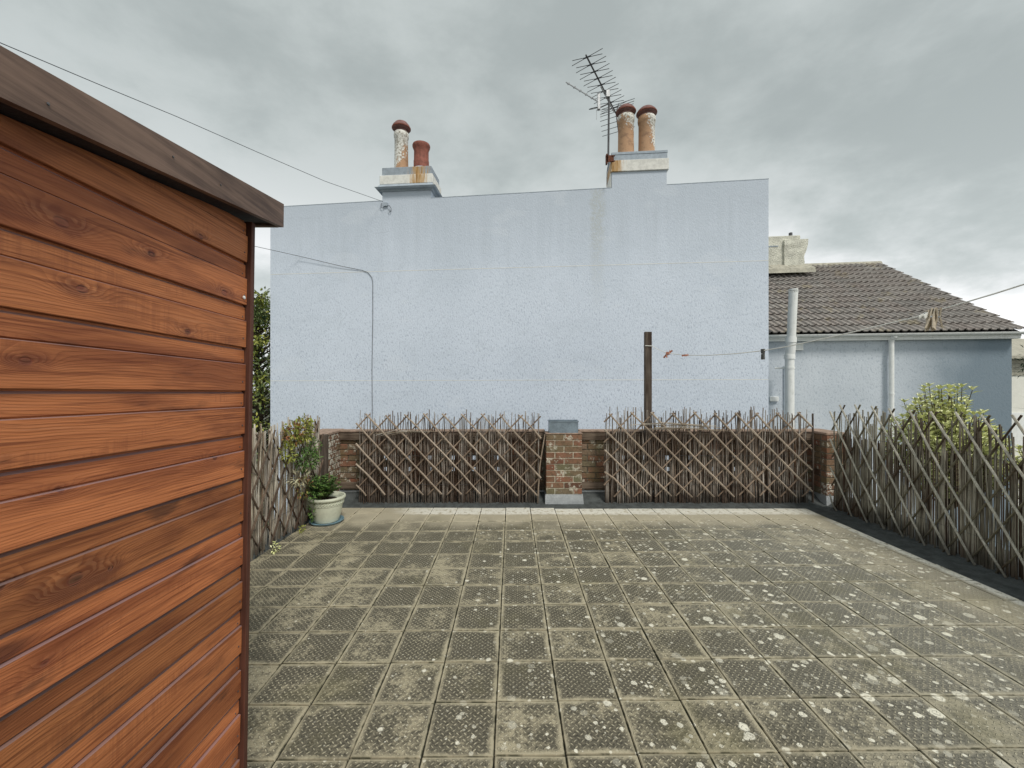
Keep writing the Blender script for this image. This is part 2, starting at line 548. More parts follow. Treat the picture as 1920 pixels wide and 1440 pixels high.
M['roof'] = material('brown_concrete_roof_tile', m_roof, .85, .25)
M['ridge'] = flat('pale_mortar_ridge', (.42, .40, .33), .2, 8, .9, bump=.01)
M['stack'] = flat('cream_render_stack', (.66, .65, .56), .22, 5, .9, bump=.03)
M['cream'] = flat('cream_painted_wall', (.80, .79, .72), .05, 3, .85)
M['pot'] = flat('glazed_cream_pot', (.62, .64, .51), .12, 6, .35, .5, bump=.001)
M['saucer'] = flat('teal_glazed_saucer', (.16, .27, .33), .15, 12, .3, .5)
M['soil'] = flat('potting_soil', (.06, .045, .03), .4, 60, .95, bump=.01)
M['peg'] = flat('pale_wooden_peg', (.55, .47, .36), .3, 40, .7)
M['pegdark'] = flat('dark_grey_peg', (.085, .085, .08), .25, 60, .7)
M['pegred'] = flat('terracotta_plastic_peg', (.40, .17, .11), .3, 60, .6)
M['bark'] = flat('brown_bark', (.10, .075, .05), .35, 25, .9, bump=.01)
M['ground'] = flat('grey_alley_ground', (.11, .115, .09), .3, 2, .95)


def leafmat(name, stops, trans=.25):
    def fn(t):
        i = t.island()
        n = t.noise(t.pos(), 3, 3, .5)
        return t.ramp(t.m('FRACT', i * .8 + n * .2), stops)
    m = material(name, fn, .55, .35)
    return m


M['leafpot'] = leafmat('pot_plant_leaf', [(0, (.035, .08, .018)), (.5, (.08, .16, .035)), (.85, (.15, .25, .055)), (1, (.38, .42, .16))])
M['leafred'] = leafmat('reddish_climber_leaf', [(0, (.26, .07, .04)), (.35, (.36, .16, .06)), (.6, (.18, .21, .045)), (1, (.36, .34, .09))])
M['leafyel'] = leafmat('yellow_green_leaf', [(0, (.16, .20, .03)), (.5, (.30, .33, .06)), (1, (.46, .44, .12))])
M['leafpale'] = leafmat('straw_coloured_leaf', [(0, (.42, .40, .24)), (.5, (.55, .52, .36)), (1, (.28, .23, .12))])
M['leafshrub'] = leafmat('bright_shrub_leaf', [(0, (.48, .52, .19)), (.5, (.70, .72, .36)), (1, (.86, .86, .58))])
M['leaftree'] = leafmat('tree_leaf', [(0, (.07, .11, .03)), (.5, (.18, .24, .08)), (1, (.42, .44, .22))])
M['leafdark'] = leafmat('dark_evergreen_leaf', [(0, (.012, .03, .012)), (.5, (.022, .05, .02)), (1, (.05, .085, .035))])


# ------------------------------------------------------------------ mesh helpers
class MB:
    def __init__(s): s.v, s.f = [], []

    def quadbox(s, pts):                    # 8 points: bottom 4, top 4
        b = len(s.v)
        s.v += [tuple(p) for p in pts]
        for q in ((3, 2, 1, 0), (4, 5, 6, 7), (0, 1, 5, 4), (1, 2, 6, 5), (2, 3, 7, 6), (3, 0, 4, 7)):
            s.f.append(tuple(b + i for i in q))
        return s

    def box(s, x0, x1, y0, y1, z0, z1):
        return s.quadbox([(x0, y0, z0), (x1, y0, z0), (x1, y1, z0), (x0, y1, z0), (x0, y0, z1), (x1, y0, z1), (x1, y1, z1), (x0, y1, z1)])

    def cbox(s, x0, x1, y0, y1, z0, z1, c):   # box with every edge chamfered
        b = len(s.v)
        cx, cy, cz = (x0 + x1) / 2, (y0 + y1) / 2, (z0 + z1) / 2
        hx, hy, hz = (x1 - x0) / 2, (y1 - y0) / 2, (z1 - z0) / 2
        idx = {}
        for sx in (-1, 1):
            for sy in (-1, 1):
                for sz in (-1, 1):
                    for k in range(3):
                        h = [hx - c, hy - c, hz - c]
                        h[k] += c
                        idx[(sx, sy, sz, k)] = len(s.v)
                        s.v.append((cx + sx * h[0], cy + sy * h[1], cz + sz * h[2]))
        def q(*k): s.f.append(tuple(idx[i] for i in k))
        for a in (-1, 1):
            q((a, -1, -1, 0), (a, 1, -1, 0), (a, 1, 1, 0), (a, -1, 1, 0))
            q((-1, a, -1, 1), (1, a, -1, 1), (1, a, 1, 1), (-1, a, 1, 1))
            q((-1, -1, a, 2), (1, -1, a, 2), (1, 1, a, 2), (-1, 1, a, 2))
            for e in (-1, 1):
                q((a, e, -1, 0), (a, e, 1, 0), (a, e, 1, 1), (a, e, -1, 1))
                q((a, -1, e, 0), (a, 1, e, 0), (a, 1, e, 2), (a, -1, e, 2))
                q((-1, a, e, 1), (1, a, e, 1), (1, a, e, 2), (-1, a, e, 2))
                for g in (-1, 1):
                    q((a, e, g, 0), (a, e, g, 1), (a, e, g, 2))
        return s

    def tube(s, pts, rad, n=6, cap=True):
        pts = [Vector(p) for p in pts]
        b0 = len(s.v)
        rr = rad if isinstance(rad, (list, tuple)) else [rad] * len(pts)
        up = None
        for i, p in enumerate(pts):
            d = (pts[min(i + 1, len(pts) - 1)] - pts[max(i - 1, 0)]).normalized()
            if up is None:
                up = d.orthogonal().normalized()
            up = (up - d * up.dot(d))
            up = up.normalized() if up.length > 1e-6 else d.orthogonal().normalized()
            w = d.cross(up)
            for k in range(n):
                a = 2 * PI * k / n
                s.v.append(tuple(p + (up * math.cos(a) + w * math.sin(a)) * rr[i]))
        for i in range(len(pts) - 1):
            for k in range(n):
                a, b = b0 + i * n + k, b0 + i * n + (k + 1) % n
                s.f.append((a, b, b + n, a + n))
        if cap:
            s.f.append(tuple(b0 + k for k in range(n))[::-1])
            e = b0 + (len(pts) - 1) * n
            s.f.append(tuple(e + k for k in range(n)))
        return s

    def lathe(s, prof, c=(0, 0, 0), n=28):
        b0 = len(s.v)
        for (r, z) in prof:
            for k in range(n):
                a = 2 * PI * k / n
                s.v.append((c[0] + r * math.cos(a), c[1] + r * math.sin(a), c[2] + z))
        for i in range(len(prof) - 1):
            for k in range(n):
                a, b = b0 + i * n + k, b0 + i * n + (k + 1) % n
                s.f.append((a, b, b + n, a + n))
        s.f.append(tuple(b0 + k for k in range(n))[::-1])
        e = b0 + (len(prof) - 1) * n
        s.f.append(tuple(e + k for k in range(n)))
        return s

    def prism(s, poly, axis, a0, a1):       # extrude a 2D polygon along an axis
        b = len(s.v)
        n = len(poly)
        for a in (a0, a1):
            for (p, q) in poly:
                s.v.append({'x': (a, p, q), 'y': (p, a, q), 'z': (p, q, a)}[axis])
        for i in range(n):
            j = (i + 1) % n
            s.f.append((b + i, b + j, b + n + j, b + n + i))
        s.f.append(tuple(b + i for i in range(n))[::-1])
        s.f.append(tuple(b + n + i for i in range(n)))
        return s

    def leaf(s, p, d, L, w, up, fold=.25):
        p, d, up = Vector(p), Vector(d).normalized(), Vector(up)
        sd = d.cross(up)
        sd = sd.normalized() if sd.length > 1e-4 else d.orthogonal().normalized()
        nn = sd.cross(d)
        b = len(s.v)
        s.v += [tuple(p), tuple(p + d * L * .45 + sd * w * .5 + nn * w * fold), tuple(p + d * L - nn * L * .12),
                tuple(p + d * L * .45 - sd * w * .5 + nn * w * fold), tuple(p + d * L * .5)]
        s.f += [(b, b + 1, b + 4), (b + 1, b + 2, b + 4), (b + 2, b + 3, b + 4), (b + 3, b, b + 4)]

    def data(s, name, mat, smooth=False):
        me = bpy.data.meshes.new(name)
        me.from_pydata(s.v, [], s.f)
        if mat: me.materials.append(mat)
        me.update()
        import bmesh
        bm = bmesh.new(); bm.from_mesh(me)
        bmesh.ops.recalc_face_normals(bm, faces=bm.faces)
        bm.to_mesh(me); bm.free()
        if smooth:
            me.polygons.foreach_set('use_smooth', [True] * len(me.polygons))
            try:
                me.set_sharp_from_angle(angle=math.radians(40))
            except Exception:
                pass
        return me

    def build(s, name, mat, parent=None, smooth=False):
        return link(name, s.data(name, mat, smooth), parent)


def link(name, data, parent=None, loc=None, rot=None):
    o = bpy.data.objects.new(name, data)
    COL.objects.link(o)
    if parent is not None: o.parent = parent
    if loc is not None: o.location = loc
    if rot is not None: o.rotation_euler = rot
    return o


def tag(o, label=None, cat=None, group=None, kind=None):
    if label: o['label'] = label
    if cat: o['category'] = cat
    if group: o['group'] = group
    if kind: o['kind'] = kind
    return o


def thing(name, loc=(0, 0, 0), rz=0, **k):
    return tag(link(name, None, None, loc, (0, 0, rz)), **k)


def P(px, py, Z): return Vector(((px - 960) / F * Z, Z, EYE - (py - YH) / F * Z))


# ------------------------------------------------------------------ ground and terrace
GZ = -2.9
tag(MB().box(-120, 120, -60, 260, GZ - .3, GZ).build('ground', M['ground']), kind='structure')
slab = tag(MB().box(-2.62, 4.42, -2.2, 5.90, -.30, -.022).build('terrace_floor', M['bitumen']), kind='structure')
tag(MB().box(-2.58, 4.38, -2.15, 5.86, GZ, -.302).build('building_base', M['render2']), kind='structure')
# dark grit showing in the joints between the tiles
tag(MB().box(-2.28, 3.632, .9, 5.20, -.0219, -.012).build('tile_bed', M['joint'], slab), kind='structure')
TP = .3
SH = .0185


def tile_data(w, h, name='tile'):
    return MB().cbox(-w / 2, w / 2, -h / 2, h / 2, -.011, 0, .0025).data(name, M['tile'])


full = tile_data(.2945, .2925)
X0, Y0, PY = -.0757, 1.755, .2982
ntile = 0
for j in range(-2, 12):
    for i in range(-8, 13):
        xa, xb = X0 + i * TP, X0 + (i + 1) * TP
        ya = Y0 + j * PY + SH * (xa + xb) / 2
        yb = ya + PY
        if xb < -.90 and yb < 1.40: continue
        xa2, xb2 = max(xa, -2.285), min(xb, 3.64)
        lim = 5.245 - (.03 if xa > .25 else 0)
        yb2 = min(yb, lim)
        if xb2 - xa2 < .03 or yb2 - ya < .05: continue
        cut = abs(xb2 - xa2 - TP) > .002 or abs(yb2 - ya - PY) > .002
        me = tile_data(xb2 - xa2 - .0055, yb2 - ya - .0057) if cut else full
        link('tile', me, slab, ((xa2 + xb2) / 2 + R.uniform(-.001, .001), (ya + yb2) / 2 + R.uniform(-.001, .001), R.uniform(-.002, .002)),
             (R.uniform(-.006, .006), R.uniform(-.006, .006), R.uniform(-.004, .004)))
        ntile += 1
# bitumen upstands along the parapets
up = MB()
up.prism([(5.25, -.0215), (5.30, -.012), (5.37, .004), (5.45, .02), (5.56, .09), (5.70, .11), (5.70, -.0215)], 'x', -2.3, 4.05)
up.build('back_upstand', M['bitumen'], slab)
MB().prism([(3.66, -.0214), (3.86, -.012), (3.98, .01), (4.10, .10), (4.24, .12), (4.24, -.0214)], 'y', .4, 5.30).build('side_upstand', M['bitumen'], slab)
MB().prism([(-2.23, -.0214), (-2.27, .0), (-2.31, .10), (-2.36, .12), (-2.36, -.0214)], 'y', 1.6, 5.32).build('left_upstand', M['bitumen'], slab)

# ------------------------------------------------------------------ brick parapets
BH, BC = .068, .0772      # brick height, course height


def brick_mesh(L, D, mat):
    return MB().cbox(-L / 2, L / 2, -D / 2, D / 2, -BH / 2, BH / 2, .004).data('brick', mat)


bm_full = brick_mesh(.215, .105, M['brick'])
bm_half = brick_mesh(.1025, .105, M['brick'])
bm_white = MB().cbox(-.1075, .1075, -.0525, .0525, -BH / 2, BH / 2, .004).data('brick', M['brickflake'])
bm_whiteh = MB().cbox(-.051, .051, -.0525, .0525, -BH / 2, BH / 2, .004).data('brick', M['brickflake'])


def put_brick(par, me, x, y, z, rz=0):
    link('brick', me, par, (x, y + R.uniform(-.003, .003), z), (R.uniform(-.012, .012), 0, rz + R.uniform(-.008, .008)))


def parapet(x0, x1, label):
    t = thing('brick_parapet', (0, 5.62, 0), label=label, cat='brick wall', group='brick parapet walls at the terrace end')
    z0 = .125
    n = 10
    for k in range(n):
        z = z0 + k * BC + BC / 2
        off = (k % 2) * .1125
        open_ = k in (3, 5)
        x = x0 + .112 - off
        while x < x1 + .05:
            # the pierced courses are only found behind the reed panels, not beside the piers
            pitch = .30 if open_ and x0 + .42 < x < x1 - .62 else .225
            a, b = max(x - .1075, x0), min(x + .1075, x1)
            if b - a > .16: put_brick(t, bm_full, (a + b) / 2, .052, z)
            elif b - a > .05: put_brick(t, bm_half, (a + b) / 2, .052, z)
            x += pitch
    # mortar core, left out at the two pierced courses
    m = MB()
    for (a, b) in ((0, 3), (4, 5), (6, 10)):
        m.box(x0, x1, .010, .098, z0 + a * BC - .004, z0 + b * BC - (.008 if b == 10 else -.004))
    for k in (3, 5):
        for (a, b) in ((x0, x0 + .40), (x1 - .40, x1)):
            m.box(a, b, .010, .098, z0 + k * BC + .0041, z0 + (k + 1) * BC - .0041)
    m.build('mortar', M['darkmortar'], t)
    MB().box(x0, x1, .004, .15, -.02, z0).build('lead_skirt', M['lead'], t)
    for (za, zb) in ((.795, .888), (.150, .235)):
        MB().cbox(x0 + .01, x1 - .01, -.028, .004, za, zb, .003).build('timber_rail', M['rail'], t)
    MB().cbox(x0, x1, -.030, .13, .898, .925, .004).build('coping', M['copingred'], t)
    return t


parapet(-2.30, .44, 'low brick parapet with timber rails behind the left reed panel')
parapet(.895, 4.20, 'low brick parapet with timber rails behind the right reed panel')


def pier(x0, x1, y0, y1, z0, ncourse, label, cat, flaky=(), lead=True, top=None, group=None, name='brick_pier', allflaky=False, mort='mortar'):
    t = thing(name, ((x0 + x1) / 2, (y0 + y1) / 2, 0), label=label, cat=cat, group=group)
    w, dp = x1 - x0, y1 - y0
    for k in range(ncourse):
        z = z0 + k * BC + BC / 2
        cuts = [0, .5, 1] if k % 2 else [0, .25, .75, 1]
        if w < .3: cuts = [0, 1] if k % 2 else [0, .52, 1]
        for a, b in zip(cuts, cuts[1:]):
            L = (b - a) * w - .010
            me = MB().cbox(-L / 2, L / 2, -.05, .05, -BH / 2, BH / 2, .004).data('brick', M['brickflake' if (R.random() < (.85 if allflaky else .13)) else 'brick'])
            put_brick(t, me, -w / 2 + (a + b) / 2 * w, -dp / 2 + .050, z)
        # side bricks (left and right faces)
        rest = dp - .105
        nb = max(1, round(rest / .22))
        Ls = rest / nb
        for sx in (-1, 1):
            for q in range(nb):
                sh = (.0 if k % 2 else .5 * Ls)
                segs = [(-dp / 2 + .108 + q * Ls, -dp / 2 + .108 + (q + 1) * Ls)]
                for (a, b) in segs:
                    if b - a < .03: continue
                    L = b - a - .009
                    fl = allflaky and (R.random() < .85)
                    me = MB().cbox(-.05, .05, -L / 2, L / 2, -BH / 2, BH / 2, .004).data('brick', M['brickflake' if fl else 'brick'])
                    put_brick(t, me, sx * (w / 2 - .050), (a + b) / 2, z)
    MB().box(-w / 2 + .007, w / 2 - .007, -dp / 2 + .007, dp / 2 - .007, z0 - .01, z0 + ncourse * BC - .004).build('mortar', M[mort], t)
    if lead:
        MB().quadbox([(-w / 2 - .012, -dp / 2 - .022, -.015), (w / 2 + .016, -dp / 2 - .022, -.015), (w / 2 + .016, dp / 2 + .01, -.015), (-w / 2 - .012, dp / 2 + .01, -.015),
                      (-w / 2 - .006, -dp / 2 - .006, z0), (w / 2 + .006, -dp / 2 - .006, z0), (w / 2 + .006, dp / 2 + .006, z0), (-w / 2 - .006, dp / 2 + .006, z0)]).build('lead_skirt', M['lead'], t)
    if top:
        MB().cbox(-w / 2 - .006, w / 2 + .006, -dp / 2 - .006, dp / 2 + .006, z0 + ncourse * BC, z0 + ncourse * BC + top, .006).build('coping', M['copingred'], t)
    return t


pier(.434, .902, 5.40, 5.625, .125, 10, 'square brick pier with pale mortar between the two reed panels', 'brick pier', top=.014)
pier(4.00, 4.26, 5.36, 5.84, .115, 10, 'dark red brick pier at the right end of the reed panels', 'brick pier', top=.035, mort='darkmortar')
pier(-2.58, -2.288, 5.16, 5.74, .125, 10, 'brick corner wall with flaking white paint behind the potted plant', 'brick wall', top=.035, allflaky=True, name='corner_wall', mort='darkmortar')

# zinc trough on the centre pier
t = thing('zinc_trough', (.665, 5.50, .911), label='small grey zinc trough on top of the centre brick pier', cat='trough')
m = MB()
m.box(-.185, .185, -.085, -.081, 0, .15); m.box(-.185, .185, .081, .085, 0, .15)
m.box(-.185, -.181, -.081, .081, 0, .15); m.box(.181, .185, -.081, .081, 0, .15)
m.box(-.181, .181, -.081, .081, 0, .006)
m.build('body', M['zinc'], t)
m = MB()
m.box(-.190, .190, -.092, -.086, .142, .156); m.box(-.190, .190, .086, .092, .142, .156)
m.box(-.193, -.187, -.092, .092, .142, .156); m.box(.187, .193, -.092, .092, .142, .156)
m.build('rim', M['zinc'], t)

# ------------------------------------------------------------------ reed and trellis panels


def cane_variants(mat, hs, r0, r1, n=14, bend=.014):
    out = []
    for k in range(n):
        h = hs[0] + (hs[1] - hs[0]) * k / (n - 1)
        ra = R.uniform(r0, r1)
        ph, am = R.uniform(0, 6), R.uniform(.2, 1) * bend
        pts = [(am * math.sin(ph + i * 1.1) + R.uniform(-.003, .003), am * .5 * math.cos(ph + i * .9), h * i / 6 + (R.uniform(-.02, .02) if 0 < i < 6 else 0)) for i in range(7)]
        out.append(MB().tube(pts, [ra * R.uniform(.85, 1.2) * (1.08 - .06 * i) for i in range(7)], 5).data('cane', mat, True))
    return out


def panel(L, org, rz, label, hs, spacing, cane_m, r, slat_f, slat_b, ap0, aps, run, z0, z1, srad, dense=0, densez=.9, face=-1, limit=290,
          apn=None, gaps=0.0, leanbias=0, frontdir=1, leanstd=.014):
    """a panel along local x from 0 to L; trellis on the side local y<0 (face=-1)"""
    t = thing('reed_trellis_panel', org, rz, label=label, cat='trellis panel', group='reed and willow trellis panels round the terrace')
    var = cane_variants(M[cane_m], hs, r[0], r[1])
    x = .012
    n = 0
    while x < L - .01 and n < limit:
        if R.random() > gaps:
            o = link('cane', R.choice(var), t, (x, R.uniform(-.006, .012), R.uniform(-.03, .02) + .01),
                     (R.gauss(0, .010), R.gauss(leanbias, leanstd), R.uniform(0, 6.28)))
            if R.random() < .10: o.scale = (1, 1, R.uniform(.80, .97))
            n += 1
        x += R.uniform(.5, 1.6) * spacing
    if dense:
        m = MB()
        x = .01
        while x < L - .01:
            h = densez + R.gauss(0, .018) + .02 * math.sin(x * 9)
            rr = R.uniform(.003, .0055)
            l = R.gauss(0, .006)
            y = .022 + R.uniform(0, .012)
            m.tube([(x, y, .012), (x + l * .5, y + R.uniform(-.003, .003), h * .5), (x + l, y, h)], rr, 4)
            x += R.uniform(.6, 1.5) * dense
        tag(m.build('reed_screen', M['canedark' if cane_m != 'caneL' else cane_m], t, True), kind='stuff')
    # wire stitching lines
    for zz in (.25, .62, .93):
        MB().tube([(.0, -.010, zz), (L / 2, -.010, zz + .006), (L, -.010, zz)], .0016, 4).build('wire', M['iron'], t)
    # laths
    slope = (z1 - z0) / run
    def lath(xa, za, xb, zb, y, mat, rad):
        # clip to panel
        lo, hi = 0.0, L
        if xa > xb: xa, za, xb, zb = xb, zb, xa, za
        if xb < lo or xa > hi: return
        k = (zb - za) / (xb - xa)
        if xa < lo: za, xa = za + k * (lo - xa), lo
        if xb > hi: zb, xb = zb + k * (hi - xb), hi
        if math.hypot(xb - xa, zb - za) < .10: return
        e = .018
        dx_, dz_ = xb - xa, zb - za
        l = math.hypot(dx_, dz_)
        xa -= dx_ / l * e; za -= dz_ / l * e; xb += dx_ / l * e; zb += dz_ / l * e
        ym = y + R.uniform(-.004, .004)
        w = R.gauss(0, .006)
        f = 1 if za < zb else -1
        nn = max(3, int(l / .17))
        ps, rs_ = [], []
        for q in range(nn + 1):
            g_ = q / nn
            b_ = math.sin(PI * g_) * w * 1.6
            j_ = R.uniform(-.0022, .0022) if 0 < q < nn else 0
            ps.append((xa + (xb - xa) * g_ + b_ * .4 + j_, ym + R.uniform(-.002, .002), max(.008, za + (zb - za) * g_ + b_ + j_)))
            rs_.append(rad * R.uniform(.86, 1.12))
        MB().tube(ps, rs_, 6).build('lath', M[mat], t, True)
    k = -int(run / aps) - 2
    while ap0 + k * aps < L + run:
        a = ap0 + k * aps + R.uniform(-.006, .006)
        zt = z1 + R.uniform(-.012, .012)
        zb = z0 + R.uniform(-.012, .012)
        lath(a - .012 * frontdir, zt, a + run * frontdir, zb, face * (.030 + srad), slat_f, srad)
        lath(a + .012 * frontdir, zt, a - run * frontdir, zb, face * (.013 + srad * .3), slat_b, srad * .85)
        k += 1
    return t


# back left panel: x -1.97 .. .355 at y 5.41
pl = panel(2.33, (-1.975, 5.41, -.004), 0, 'brown reed panel with diamond trellis left of the centre brick pier', (1.06, 1.19), .0165, 'cane', (.0045, .0085),
           'slat', 'slatM', .385, .243, .93, .145, 1.145, .0115, dense=.011, densez=.90, gaps=.10)
# back right panel: x 1.18 .. 3.84
pr = panel(2.62, (1.19, 5.41, -.004), 0, 'brown reed panel with diamond trellis right of the centre brick pier', (1.10, 1.235), .0165, 'cane', (.0045, .009),
           'slat', 'slatM', .075, .267, 1.02, .120, 1.165, .0120, dense=.011, densez=.90, gaps=.12)
# right side panel along X=3.96, from y 5.20 towards the camera; local +x runs towards -y
rp = panel(4.1, (3.97, 5.20, -.004), -PI / 2, 'grey green reed panel with pale diagonal laths along the right edge', (1.10, 1.26), .0190, 'caneR', (.0055, .0105),
           'slatR', 'slatRD', .17, .218, .79, .015, 1.285, .0098, dense=.012, densez=.93, limit=295, gaps=.15)
# left side panel along X=-2.30; local +x runs towards +y
lp = panel(3.1, (-2.285, 1.90, -.004), PI / 2, 'bleached reed panel with dark laths along the left edge beside the shed', (1.06, 1.18), .0145, 'caneL', (.005, .011),
           'slatD', 'slatD', .05, .225, .72, .06, 1.10, .0095, dense=.034, densez=.86, gaps=.12, frontdir=-1, leanbias=.01, leanstd=.035)

# post at the end of the left panel
MBp = MB().cbox(-.04, .04, -.035, .035, -.02, .93, .004)
o = MBp.build('fence_post', M['post']); o.location = (-2.275, 5.10, 0)
tag(o, 'dark square timber post at the end of the left reed panel', 'post')
# thin stake beside the right panel, stake beside centre pier
o = MB().tube([(0, 0, -.02), (.004, 0, .6), (0, 0, 1.16)], [.013, .013, .011], 6).build('stake', M['post'], None, True); o.location = (3.875, 5.43, 0)
tag(o, 'thin dark stake standing at the right end of the right reed panel', 'stake')
o = MB().tube([(-.05, 0, .02), (-.02, .0, .5), (.045, 0, .90)], [.009, .009, .007], 6).build('stake', M['slat'], None, True); o.location = (.375, 5.38, 0)
tag(o, 'slim pale stake leaning against the left side of the centre pier', 'stake')

# bundle of twigs pushed through the top of the right panel
t = thing('twig_bundle', (2.15, 5.37, 1.0), label='bundle of pale twigs laid sideways in the right reed panel', cat='twigs')
for k in range(16):
    a = R.uniform(-.66, -.25); b = a + R.uniform(.55, 1.0)
    z = R.uniform(-.04, .04)
    MB().tube([(a, R.uniform(-.012, .012), z + R.uniform(-.025, .02)), ((a + b) / 2, R.uniform(-.03, -.0), z + .01), (b, R.uniform(-.012, .012), z - .035 * R.random())], [.003, .0045, .003], 5).build('twig', M['caneL'], t, True)
t = thing('twig_bundle', (-1.55, 5.37, .93), label='loose wisp of pale twigs near the top of the left reed panel', cat='twigs')
for k in range(8):
    a = R.uniform(-.2, 0); b = a + R.uniform(.35, .7)
    MB().tube([(a, 0, R.uniform(-.05, -.01)), ((a + b) / 2, -.012, R.uniform(-.01, .03)), (b, 0, R.uniform(-.02, .05))], [.002, .0035, .002], 5).build('twig', M['caneL'], t, True)

# ------------------------------------------------------------------ shed
shed = tag(link('garden_shed', None, None, (-.915, 1.45 - .0373, 0), (-.024, 0, 0)), 'orange brown timber shed with overlapping boards and a dark fascia', 'shed')
H = .1476
ztop0 = 1.9706
sl = .12 + .024
y1 = 1.536 - 1.45
def fz(y): return 2.126 + sl * (y - y1) + .003



def board(zb, y1=-.004, h=H, first=False):
    # section in (x,z): plain lower half, ledge, hollowed upper half, tongue behind
    hb = .615 * H
    zb += R.uniform(-.001, .001)
    pts = [(-.022, zb), (-.001, zb), (0, zb + .0015), (.0005, zb + hb - .0015), (-.0010, zb + hb), (-.0105, zb + hb + .0004), (-.0105, zb + hb + .0016), (-.0060, zb + hb + .0045), (-.0056, zb + hb + .010), (-.0060, zb + h * .93), (-.0120, zb + h * .965), (-.0125, zb + h), (-.022, zb + h)]
    # the top boards are cut to the slope of the roof
    mb = MB()
    st = [-2.15 + i * (y1 + 2.15) / 24 for i in range(25)]
    st = [y for y in st if fz(y) + .004 - zb > .012]
    n = len(pts)
    for y in st:
        lim = fz(y) + .004
        for (p, q) in pts: mb.v.append((p, y, min(q, lim)))
    for i in range(len(st) - 1):
        for k in range(n):
            j = (k + 1) % n
            mb.f.append((i * n + k, i * n + j, (i + 1) * n + j, (i + 1) * n + k))
    mb.f.append(tuple(range(n))); mb.f.append(tuple((len(st) - 1) * n + k for k in range(n)))
    me = mb.data('board', M['shed'])
    return link('board', me, shed)


nb = 0
for k in range(1, 15):
    zb = ztop0 - k * H
    if zb < -.12: break
    board(zb)
b = board(ztop0, h=H * .98)
# one more board under the roof
MB().cbox(-.030, .012, .0, .020, -.02, 2.115, .002).build('corner_trim', M['trim'], shed)
MB().box(-.06, -.0225, -2.15, -.03, 0, 1.80).build('frame', M['trim'], shed)
# back wall and inside closed off
MB().box(-1.6, -.031, -.03, .0, 0, 2.09).build('end_wall', M['shed'], shed)
sl = .12 + .024
y1 = 1.536 - 1.45
def fz(y): return 2.126 + sl * (y - y1) + .003
xo = .075
m = MB()
yA, yB = -2.1, y1
m.quadbox([(xo - .018, yA, fz(yA)), (xo, yA, fz(yA)), (xo, yB, fz(yB)), (xo - .018, yB, fz(yB)),
           (xo - .018, yA, fz(yA) + .083), (xo, yA, fz(yA) + .083), (xo, yB, fz(yB) + .086), (xo - .018, yB, fz(yB) + .086)])
m.build('fascia', M['fascia'], shed)
m = MB()
m.quadbox([(-1.6, yB - .018, fz(yB) - .001), (xo - .0185, yB - .018, fz(yB) - .001), (xo - .0185, yB, fz(yB) - .001), (-1.6, yB, fz(yB) - .001),
           (-1.6, yB - .018, fz(yB) + .082), (xo - .0185, yB - .018, fz(yB) + .082), (xo - .0185, yB, fz(yB) + .082), (-1.6, yB, fz(yB) + .082)])
m.build('fascia', M['fascia'], shed)
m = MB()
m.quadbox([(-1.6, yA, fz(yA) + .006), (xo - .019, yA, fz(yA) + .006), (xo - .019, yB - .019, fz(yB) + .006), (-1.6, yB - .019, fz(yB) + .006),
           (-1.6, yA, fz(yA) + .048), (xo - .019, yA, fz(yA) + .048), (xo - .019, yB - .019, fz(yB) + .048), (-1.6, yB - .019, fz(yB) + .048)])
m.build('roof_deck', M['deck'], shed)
m = MB()
m.quadbox([(-1.6, yA, fz(yA) + .049), (xo - .019, yA, fz(yA) + .049), (xo - .019, yB - .019, fz(yB) + .049), (-1.6, yB - .019, fz(yB) + .049),
           (-1.6, yA, fz(yA) + .079), (xo - .019, yA, fz(yA) + .079), (xo - .019, yB - .019, fz(yB) + .079), (-1.6, yB - .019, fz(yB) + .079)])
m.build('roof_felt', M['felt'], shed)
nail = MB().lathe([(.0028, 0), (.0028, .001), (.0015, .0016)], n=8).data('nail', M['iron'])
for k in range(0, 14):
    for dz in (.030, .105):
        x_ = .0008 if dz < .09 else -.0062
        link('nail', nail, shed, (x_, -.018 + R.uniform(-.003, .003), ztop0 - k * H + dz), (0, PI / 2, 0))
link('nail', MB().lathe([(.006, 0), (.006, .003), (.003, .004)], n=10).data('nail', M['upvc']), shed, (.0015, -.022, ztop0 - H + .022), (0, PI / 2, 0))
for yy in (-.25, -.42, -.70, -.95):
    link('nail', nail, shed, (xo + .001, yy, fz(yy) + .03 + R.uniform(-.01, .02)), (0, PI / 2, 0))

# ------------------------------------------------------------------ tall pale blue house
HL = Vector((-5.23, 9.12, 0)); HR = Vector((4.993, 8.2, 0))
hd = HR - HL
hlen = hd.length
hang = math.atan2(hd.y, hd.x)
house = tag(link('gable_house', None, None, (HL.x, HL.y, GZ), (0, 0, hang)), 'tall windowless pale blue rendered house wall with two chimneys', 'house')


def onwall(px, org, ang, off=0.0):
    """local x on a wall (through org at ang) seen at image column px, and the distance Y there; off: depth in front (+)"""
    u = (px - 960) / F
    dx_, dy_ = math.cos(ang), math.sin(ang)
    ox, oy = org.x + off * math.sin(ang), org.y - off * math.cos(ang)
    s_ = (u * oy - ox) / (dx_ - u * dy_)
    return s_, oy + s_ * dy_


def hz(px, py, off=0.0):
    s_, Y = onwall(px, HL, hang, off)
    return s_, EYE - (py - YH) / F * Y - GZ, Y


zl = hz(507, 389)[1]; zr = hz(1441, 336)[1]
def wtop(s_): return zl + (zr - zl) * s_ / hlen
